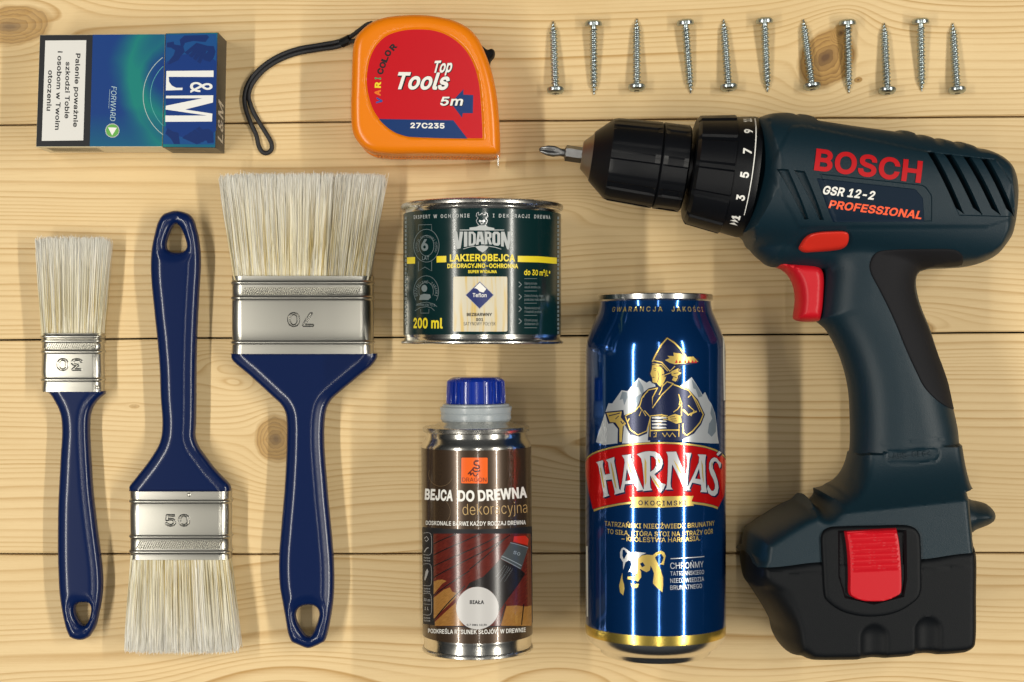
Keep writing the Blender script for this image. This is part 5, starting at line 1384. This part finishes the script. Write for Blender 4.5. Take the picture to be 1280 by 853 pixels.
for k in range(4): p.poly(zl([(190 + 28 * k, 165 + 20 * k), (270 + 18 * k, 100 + 5 * k), (300 + 18 * k, 108 + 5 * k), (212 + 28 * k, 180 + 20 * k)]))
p.poly(zl([(330, 120), (385, 122), (397, 160), (385, 200), (360, 228), (318, 215), (312, 190), (345, 160)]))
p.build('lion_emblem', lionm, ld, off=0.10, join=True); p = Print(SLd)
p.poly(zl([(78, 668), (110, 690), (150, 700), (160, 775), (120, 775), (100, 740), (62, 705)]))
for k in range(4): p.poly(zl([(175 + 30 * k, 735 - 20 * k), (200 + 30 * k, 712 - 18 * k), (300 + 22 * k, 770 - 10 * k), (270 + 22 * k, 776 - 10 * k)]))
p.poly(zl([(310, 680), (350, 672), (382, 700), (385, 765), (345, 770), (325, 720)]))
p.build('lion_emblem', lionm, ld, off=0.10, join=True)
p = Print(SLd); p.poly([(min(max(q[0], 207.5), 270.3), q[1]) for q in ringpts(54, 0, 360, 60)]); 
p.build('lid_disc_print', mat('royal_blue_ink', (0.001, 0.030, 0.18), 0.5, spec=0.2), ld, off=0.085)
p = Print(SLd)
p.poly(zl([(384, 285), (384, 328), (85, 327), (88, 360), (105, 385), (135, 400), (178, 400), (176, 415), (66, 418), (70, 288)]))
p.poly(zl([(382, 450), (380, 498), (195, 545), (376, 572), (374, 625), (62, 627), (63, 585), (340, 585), (64, 545), (66, 520), (310, 470), (66, 470), (68, 453)]))
p.text('&', zl([(229, 362)])[0], zl([(229, 434)])[0], 27.5, bold=0.012)
p.build('brand_lettering', join=True, m=mat('logo_white', (0.76, 0.76, 0.74), 0.3), root=ld, off=0.13)
# end face of the lid: foil letters; side face: fine print and the darker lid flap
e0 = np.array((*P(*TR, pz), pz)); e1 = np.array((*P(*BRr, pz), pz))
b0_, b1_ = e0.copy(), e1.copy()
class Wall:
    """vertical face; u along, v down"""
    du = dv = None
    def __init__(s, a, b, n): s.a = np.array(a); s.L = np.linalg.norm(np.array(b) - s.a); s.t = (np.array(b) - s.a) / s.L; s.n = np.array(n)
    def uv(s, u, v): return (u, v)
    def pt(s, u, v, off): q = s.a + s.t * u + s.n * off; return (q[0], q[1], s.a[2] - v), tuple(s.n)
te = (e1 - e0) / np.linalg.norm(e1 - e0); we = Wall(e0, e1, (-te[1], te[0], 0) if te[1] < 0 and -te[1] > 0 else (te[1], -te[0], 0))
p = Print(we)
def lay(p, t, u0, v0, du, h, bold=0.02, shear=0.0, flip=1):
    v, f = glyphs(t, bold); n = len(p.v); p.v += [(u0 + (x * du + y * h * shear) * flip, v0 - y * h, None) for x, y in v]; p.f += [tuple(i + n for i in q) for q in f]
L_e = np.linalg.norm(e1 - e0)
lay(p, 'L&M', L_e - 4, 17.0, 19, 13, 0.02, 0.1, flip=-1); p.build('end_lettering', silver_ink, ld, off=0.06)
f0 = np.array((*P(*BL, pz), pz)); f1 = np.array((*P(*BRr, pz), pz)); tf = (f1 - f0) / np.linalg.norm(f1 - f0)
wf = Wall(f0, f1, (tf[1], -tf[0], 0)); Lf = np.linalg.norm(f1 - f0)
p = Print(wf)
for k in range(26): p.poly([(4 + k * .95, 4), (4.5 + k * .95, 4), (4.5 + k * .95, 17), (4 + k * .95, 17)])
for k in range(14): p.poly([(Lf - 24 + 1.2 * k, 6), (Lf - 23.5 + 1.2 * k, 6), (Lf - 23.5 + 1.2 * k, 16), (Lf - 24 + 1.2 * k, 16)])
p.build('side_fine_print', mat('fine_print_brown', (0.22, 0.19, 0.13), 0.4), pack, off=0.06, join=True, kind='stuff')
us = Lf * (BM0[0] - BL[0]) / (BRr[0] - BL[0])
# ------------------------------------------------------------------ tape measure
zt_ = Z(290, 10, 3.657); TH = 26.0
tcx, tcy = P(532, 110, 0)
tape = thing('tape_measure', 'orange tape measure with a red face and black wrist cord, near the top centre', 'tape measure', (tcx, tcy, 0))
tp = SP(zt_([(553, 200), (558, 165), (572, 130), (600, 98), (640, 68), (700, 46), (780, 36), (860, 34), (940, 42), (1020, 62), (1080, 94), (1122, 138), (1152, 195), (1182, 275), (1205, 370), (1218, 470), (1224, 560), (1226, 630)]) + [(*zt_([(1224, 655)])[0],)] + zt_([(1212, 668), (1190, 672), (1100, 671), (900, 669), (700, 668), (650, 662), (605, 642), (568, 602), (551, 560), (545, 480), (548, 340)]), TH, 0.7)
orange = mat('orange_plastic', (0.76, 0.200, 0.003), 0.26, spec=0.4)
recess = spline([P(*q, 31) for q in zt_([(606, 330), (610, 280), (622, 225), (650, 168), (700, 120), (770, 95), (850, 88), (930, 95), (1005, 125), (1072, 183), (1115, 258), (1138, 345), (1148, 450), (1154, 560)])] + [(*P(*zt_([(1155, 605)])[0], 31), 1)] + [P(*q, 31) for q in zt_([(1080, 605), (900, 601), (800, 595), (738, 574), (678, 527), (636, 467), (612, 390)])], 0.7)
rec_in = np.array(resample(recess, .7))
def tape_top(v, d):
    e = 5.2 * prof((d + 0.02) / 5.4, 2.2)
    return e - 0.9 * sstep(poly_sd(v, rec_in) / 0.9)
solid('case', [tp], tape_top, TH, orange, tape, grid=1.2, creases=((recess, inset(recess, 0.9), inset(recess, 0.45)),), rings=(0.15, 0.4, 0.9, 1.6, 2.4, 3.4, 4.6), sharp=45,
      hbot=lambda v, d: np.full(len(v), TH - 15.5))
# lower half of the case, slightly inset, with the ribbed lower edge between
ctr = np.array(tp).mean(0); tp2 = [tuple((np.array(q) - ctr) * 0.985 + ctr) for q in tp]; tp3 = [tuple((np.array(q) - ctr) * 0.998 + ctr) for q in tp]
solid('case_middle', [tp2], lambda v, d: np.full(len(v), 2.0), 9.6, mat('deep_orange_plastic', (0.70, 0.17, 0.006), 0.35), tape, grid=4, rings=(), hbot=lambda v, d: np.full(len(v), 2.0), sharp=30)
solid('case_back', [tp3], lambda v, d: np.full(len(v), 4.0), 4.2, orange, tape, grid=2, rings=(0.4, 1.2, 2.4), hbot=lambda v, d: 3.9 * prof((d + 0.02) / 3), sharp=45)
mb = MB()
xa, ya = P(*zt_([(655, 668)])[0], TH); xb, yb = P(*zt_([(1205, 672)])[0], TH)
for k in range(38):
    t = k / 37; mb.box((xa + (xb - xa) * t, ya + (yb - ya) * t + 0.0, 14), 0.8, 0.35, 6.5)
mb.build('grip_ribs', orange, tape, smooth=False)
ST = Flat(30.32)
red_face = mat('red_face_print', (0.50, 0.003, 0.010), 0.3, spec=0.3)
rp_ = [((q[0]) / ((D - 30.32) / F) + 640, 426.5 - q[1] / ((D - 30.32) / F)) for q in [tuple(q) for q in inset(recess, 1.0)]]
p = Print(ST); p.poly(rp_); p.build('red_face', red_face, tape, off=0.04)
p = Print(ST); p.poly(zt_([(668, 508), (1012, 514), (1078, 600), (900, 595), (800, 589), (742, 570), (700, 540)])); p.poly(zt_([(1058, 372), (1058, 397), (1103, 399), (1101, 482), (1055, 482), (1052, 503), (1000, 435)]))
p.build('blue_face_print', mat('face_blue', (0.002, 0.030, 0.14), 0.3, spec=0.35), tape, off=0.08)
zk = Z(485, 50, 6.826)
bs = Print(ST); ws = Print(ST)
for pr_, dx_, dy_ in ((bs, 0.9, 0.8), (bs, 0.3, -0.1), (ws, 0, 0)):
    bo = 0.075 if pr_ is bs else 0.045
    of = 0.12 if pr_ is bs else 0.16
    of += 0.015 if (pr_ is bs and dx_ < .5) else 0
    pr_.text('Tools', (491.8 + dx_, 111.8 + dy_), (558.5 + dx_, 112.6 + dy_), 21.5, bold=bo, shear=0.30, off=of)
    pr_.text('Top', (540.0 + dx_, 91.5 + dy_), (563.5 + dx_, 90.5 + dy_), 15, bold=bo, shear=0.30, off=of)
    pr_.text('5m', (549.5 + dx_, 132.3 + dy_), (577.5 + dx_, 132.3 + dy_), 11, bold=bo - 0.01, shear=0.25, off=of)
bs.build('lettering_shadow', black_ink, tape, join=True)
ws.text('27C235', (513.0, 160.4), (555.6, 161), 6.8, bold=0.05, off=0.12)
ws.build('white_lettering', white_ink, tape)
vc = [('V', (0.02, 0.07, 0.30)), ('A', (0.75, 0.16, 0.01)), ('R', (0.78, 0.60, 0.02)), ('I', (0.03, 0.30, 0.10))]
pos = [(675, 425, -82), (667, 388, -86), (668, 352, -88), (668, 323, -86), (680, 290, -78), (690, 262, -72), (700, 235, -68), (714, 208, -60), (738, 180, -50)]
pk = Print(ST)
for i, ch in enumerate('VARICOLOR'):
    x_, y_, an = pos[i]; c = np.array(zt_([(x_, y_)])[0]); a = math.radians(an); t = np.array((math.cos(a), math.sin(a))); wdt = 3.9 if ch != 'I' else 1.2
    up = np.array([t[1], -t[0]]); c = c - up * 3.6
    tgt = pk if i > 3 else Print(ST)
    tgt.text(ch, tuple(c - t * wdt), tuple(c + t * wdt), 7.8, bold=0.07)
    if i <= 3: tgt.build('coloured_letter', mat('letter_' + ('blue', 'orange', 'yellow', 'green')[i], vc[i][1], 0.3), tape, off=0.10)
pk.build('black_lettering', black_ink, tape, off=0.10)
# lock button, hook, cord
z8 = Z(470, 0, 5.565)
lb = SP(z8([(715, 300), (745, 328), (778, 352), (800, 345), (820, 352), (828, 370), (822, 402), (800, 428), (794, 460), (802, 520), (770, 470), (735, 380)]), 16, 0.6)
solid('lock_button', [lb], lambda v, d: 5.5 * prof((d + 0.02) / 1.5), 16, black_plastic, tape, grid=1.0, rings=(0.3, 0.8, 1.5))
hx, hy = P(622.5, 190, 12)
mb = MB(); mb.box((hx + 0.1, hy - 3.0, 11), 0.6, 8.5, 12); mb.box((hx - 4, hy + 1.6, 11), 9, 0.5, 11)
mb.build('end_hook', steel, tape, smooth=False)
cord_px = [(640, 70, 17), (615, 78, 15), (585, 100, 11), (550, 126, 6), (512, 146, 3), (470, 158, 1.6), (400, 170, 1.3), (300, 188, 1.2), (210, 222, 1.2), (135, 272, 1.2), (80, 335, 1.2), (58, 400, 1.2), (62, 460, 1.2), (85, 525, 1.2), (110, 580, 1.2), (122, 630, 1.2), (138, 658, 1.2), (160, 664, 1.3), (180, 648, 1.2), (180, 618, 1.2), (160, 580, 1.2), (132, 535, 1.2), (105, 490, 1.2), (84, 440, 1.3), (76, 398, 1.4), (95, 345, 1.5), (146, 285, 1.5), (215, 240, 1.5), (300, 208, 1.5), (400, 190, 1.5), (470, 180, 1.8), (512, 166, 3), (545, 154, 6), (590, 148, 12)]
pts = []
for q in cord_px:
    c = zt_([q[:2]])[0]; x_, y_ = P(*c, q[2]); pts.append((x_, y_, q[2]))
sm = []
for i in range(len(pts) - 1):
    p0, p1, p2, p3 = (np.array(pts[max(0, min(len(pts) - 1, i + k))]) for k in (-1, 0, 1, 2))
    for t in np.linspace(0, 1, 6, endpoint=False): sm.append(tuple(0.5 * ((2 * p1) + (-p0 + p2) * t + (2 * p0 - 5 * p1 + 4 * p2 - p3) * t**2 + (-p0 + 3 * p1 - 3 * p2 + p3) * t**3)))
mb = MB(); mb.tube(sm, 1.12, 8); mb.build('wrist_cord', mat('black_cord', (0.010, 0.010, 0.012), 0.6, bump=0.5, bscale=1500), tape, sharp=80)
k1 = zt_([(500, 162)])[0]; k2 = zt_([(540, 142)])[0]
mb = MB(); mb.tube([(*P(*k1, 3.2), 3.2), (*P(*k2, 5.2), 5.0)], 2.3, 10); mb.build('cord_clip', black_plastic, tape)

# ------------------------------------------------------------------ screws
def make_screw(label):
    root = thing('screw', label, 'screw', (0, 0, 0), group='zinc screws in a row')
    # local frame: head at origin, tip along -Y, lying on the boards
    L = 34.0
    pr_ = [(1.3, 0.5), (1.45, 1.0), (1.55, 2.0), (1.3, 3.2), (0.5, 4.05), (-0.5, 4.25), (-1.1, 4.15), (-1.3, 3.9), (-1.35, 1.9)]
    A_ = (0, 0, 0); dd = (0, 1, 0)
    h = lathe('head', pr_, A_, dd, zinc, root, seg=40, cap1=False, sharp=35)
    # cross recess
    mb = MB()
    for a in (0.5, 0.5 + math.pi / 2):
        mb.box((0, 1.42, 0), 3.4, 0.3, 0.6, tilt=Matrix.Rotation(a, 3, 'Y'))
    mb.build('cross_recess', mat('recess_dark', (0.10, 0.10, 0.10), 0.5, metal=1.0), root, smooth=False)
    V = []; Fc = []; seg = 18; pitch = 1.95; steps = int(L / pitch * 10)
    for i in range(steps + 1):
        y = -1.2 - (L) * i / steps
        taper = min(1.0, (L + 1.2 + y) / 6.0 + 0.02); plain = 1 if y > -2.6 else 0
        for k in range(seg):
            a = 2 * math.pi * k / seg
            ph = ((-y) / pitch - a / (2 * math.pi)) % 1.0
            ridge = max(0.0, 1 - abs(ph - 0.5) / 0.36)
            r = 1.42 * (0.25 + 0.75 * taper if taper < 1 else 1) * (taper ** 0.35 if taper < 1 else 1) + (0 if plain else 0.66 * ridge * min(1, taper * 1.6))
            if taper < 0.05: r = 0.1
            if plain: r = 1.4
            V.append((r * math.cos(a), y, r * math.sin(a)))
    for i in range(steps):
        for k in range(seg):
            k2 = (k + 1) % seg; Fc.append((i * seg + k, (i + 1) * seg + k, (i + 1) * seg + k2, i * seg + k2))
    Fc.append(tuple(steps * seg + k for k in range(seg)))
    part('threaded_shank', V, Fc, zinc, root, sharp=60)
    return root
screws = [((694.5, 113.5), (691.3, 26.3), 'leftmost screw of the row, tip pointing up and head at the bottom'),
          ((742, 29.3), (742.5, 119.2), 'second screw from the left, head at the top, standing straight'),
          ((796, 109.9), (796, 23.1), 'third screw from the left, tip up, exactly upright'),
          ((856.7, 28.1), (863.5, 117.4), 'fourth screw from the left, head up, shank leaning towards the right at the bottom'),
          ((911, 109.7), (904.5, 24), 'fifth screw from the left, tip up and leaning left'),
          ((955.7, 25.9), (959.4, 115.7), 'middle screw of the row, head up, above the torque ring of the drill'),
          ((1015.2, 108.3), (1004, 23.8), 'most tilted screw, tip up, lying along the left edge of the big knot'),
          ((1059.5, 28.3), (1061, 117), 'screw with its head up lying on the right edge of the big knot'),
          ((1109.2, 113.8), (1105.2, 28.6), 'third screw from the right, tip up, just right of the knot'),
          ((1150.9, 26.7), (1152.2, 114.9), 'second screw from the right, head at the top'),
          ((1196.6, 113.3), (1191, 28.6), 'rightmost screw of the row, tip up and head at the bottom')]
s0 = make_screw(screws[0][2]); kids = list(s0.children)
for i, (hd, tp_, lab) in enumerate(screws):
    if i == 0: s, ch = s0, kids
    else:
        s = s0.copy(); COL.objects.link(s); s['label'] = lab
        for c_ in kids:
            d_ = c_.copy(); COL.objects.link(d_); d_.parent = s
    hh = 4.27
    a = Vector((*P(*hd, hh), hh)); b = Vector((*P(*tp_, 0.6), 0.6)); dv = (b - a).normalized()
    s.location = a * MM
    q = Vector((0, -1, 0)).rotation_difference(dv)
    s.rotation_mode = 'QUATERNION'; s.rotation_quaternion = q @ Matrix.Rotation(i * 0.9, 3, 'Y').to_quaternion()
    Lw = (b - a).length; s.scale = (1, Lw / 35.2, 1)
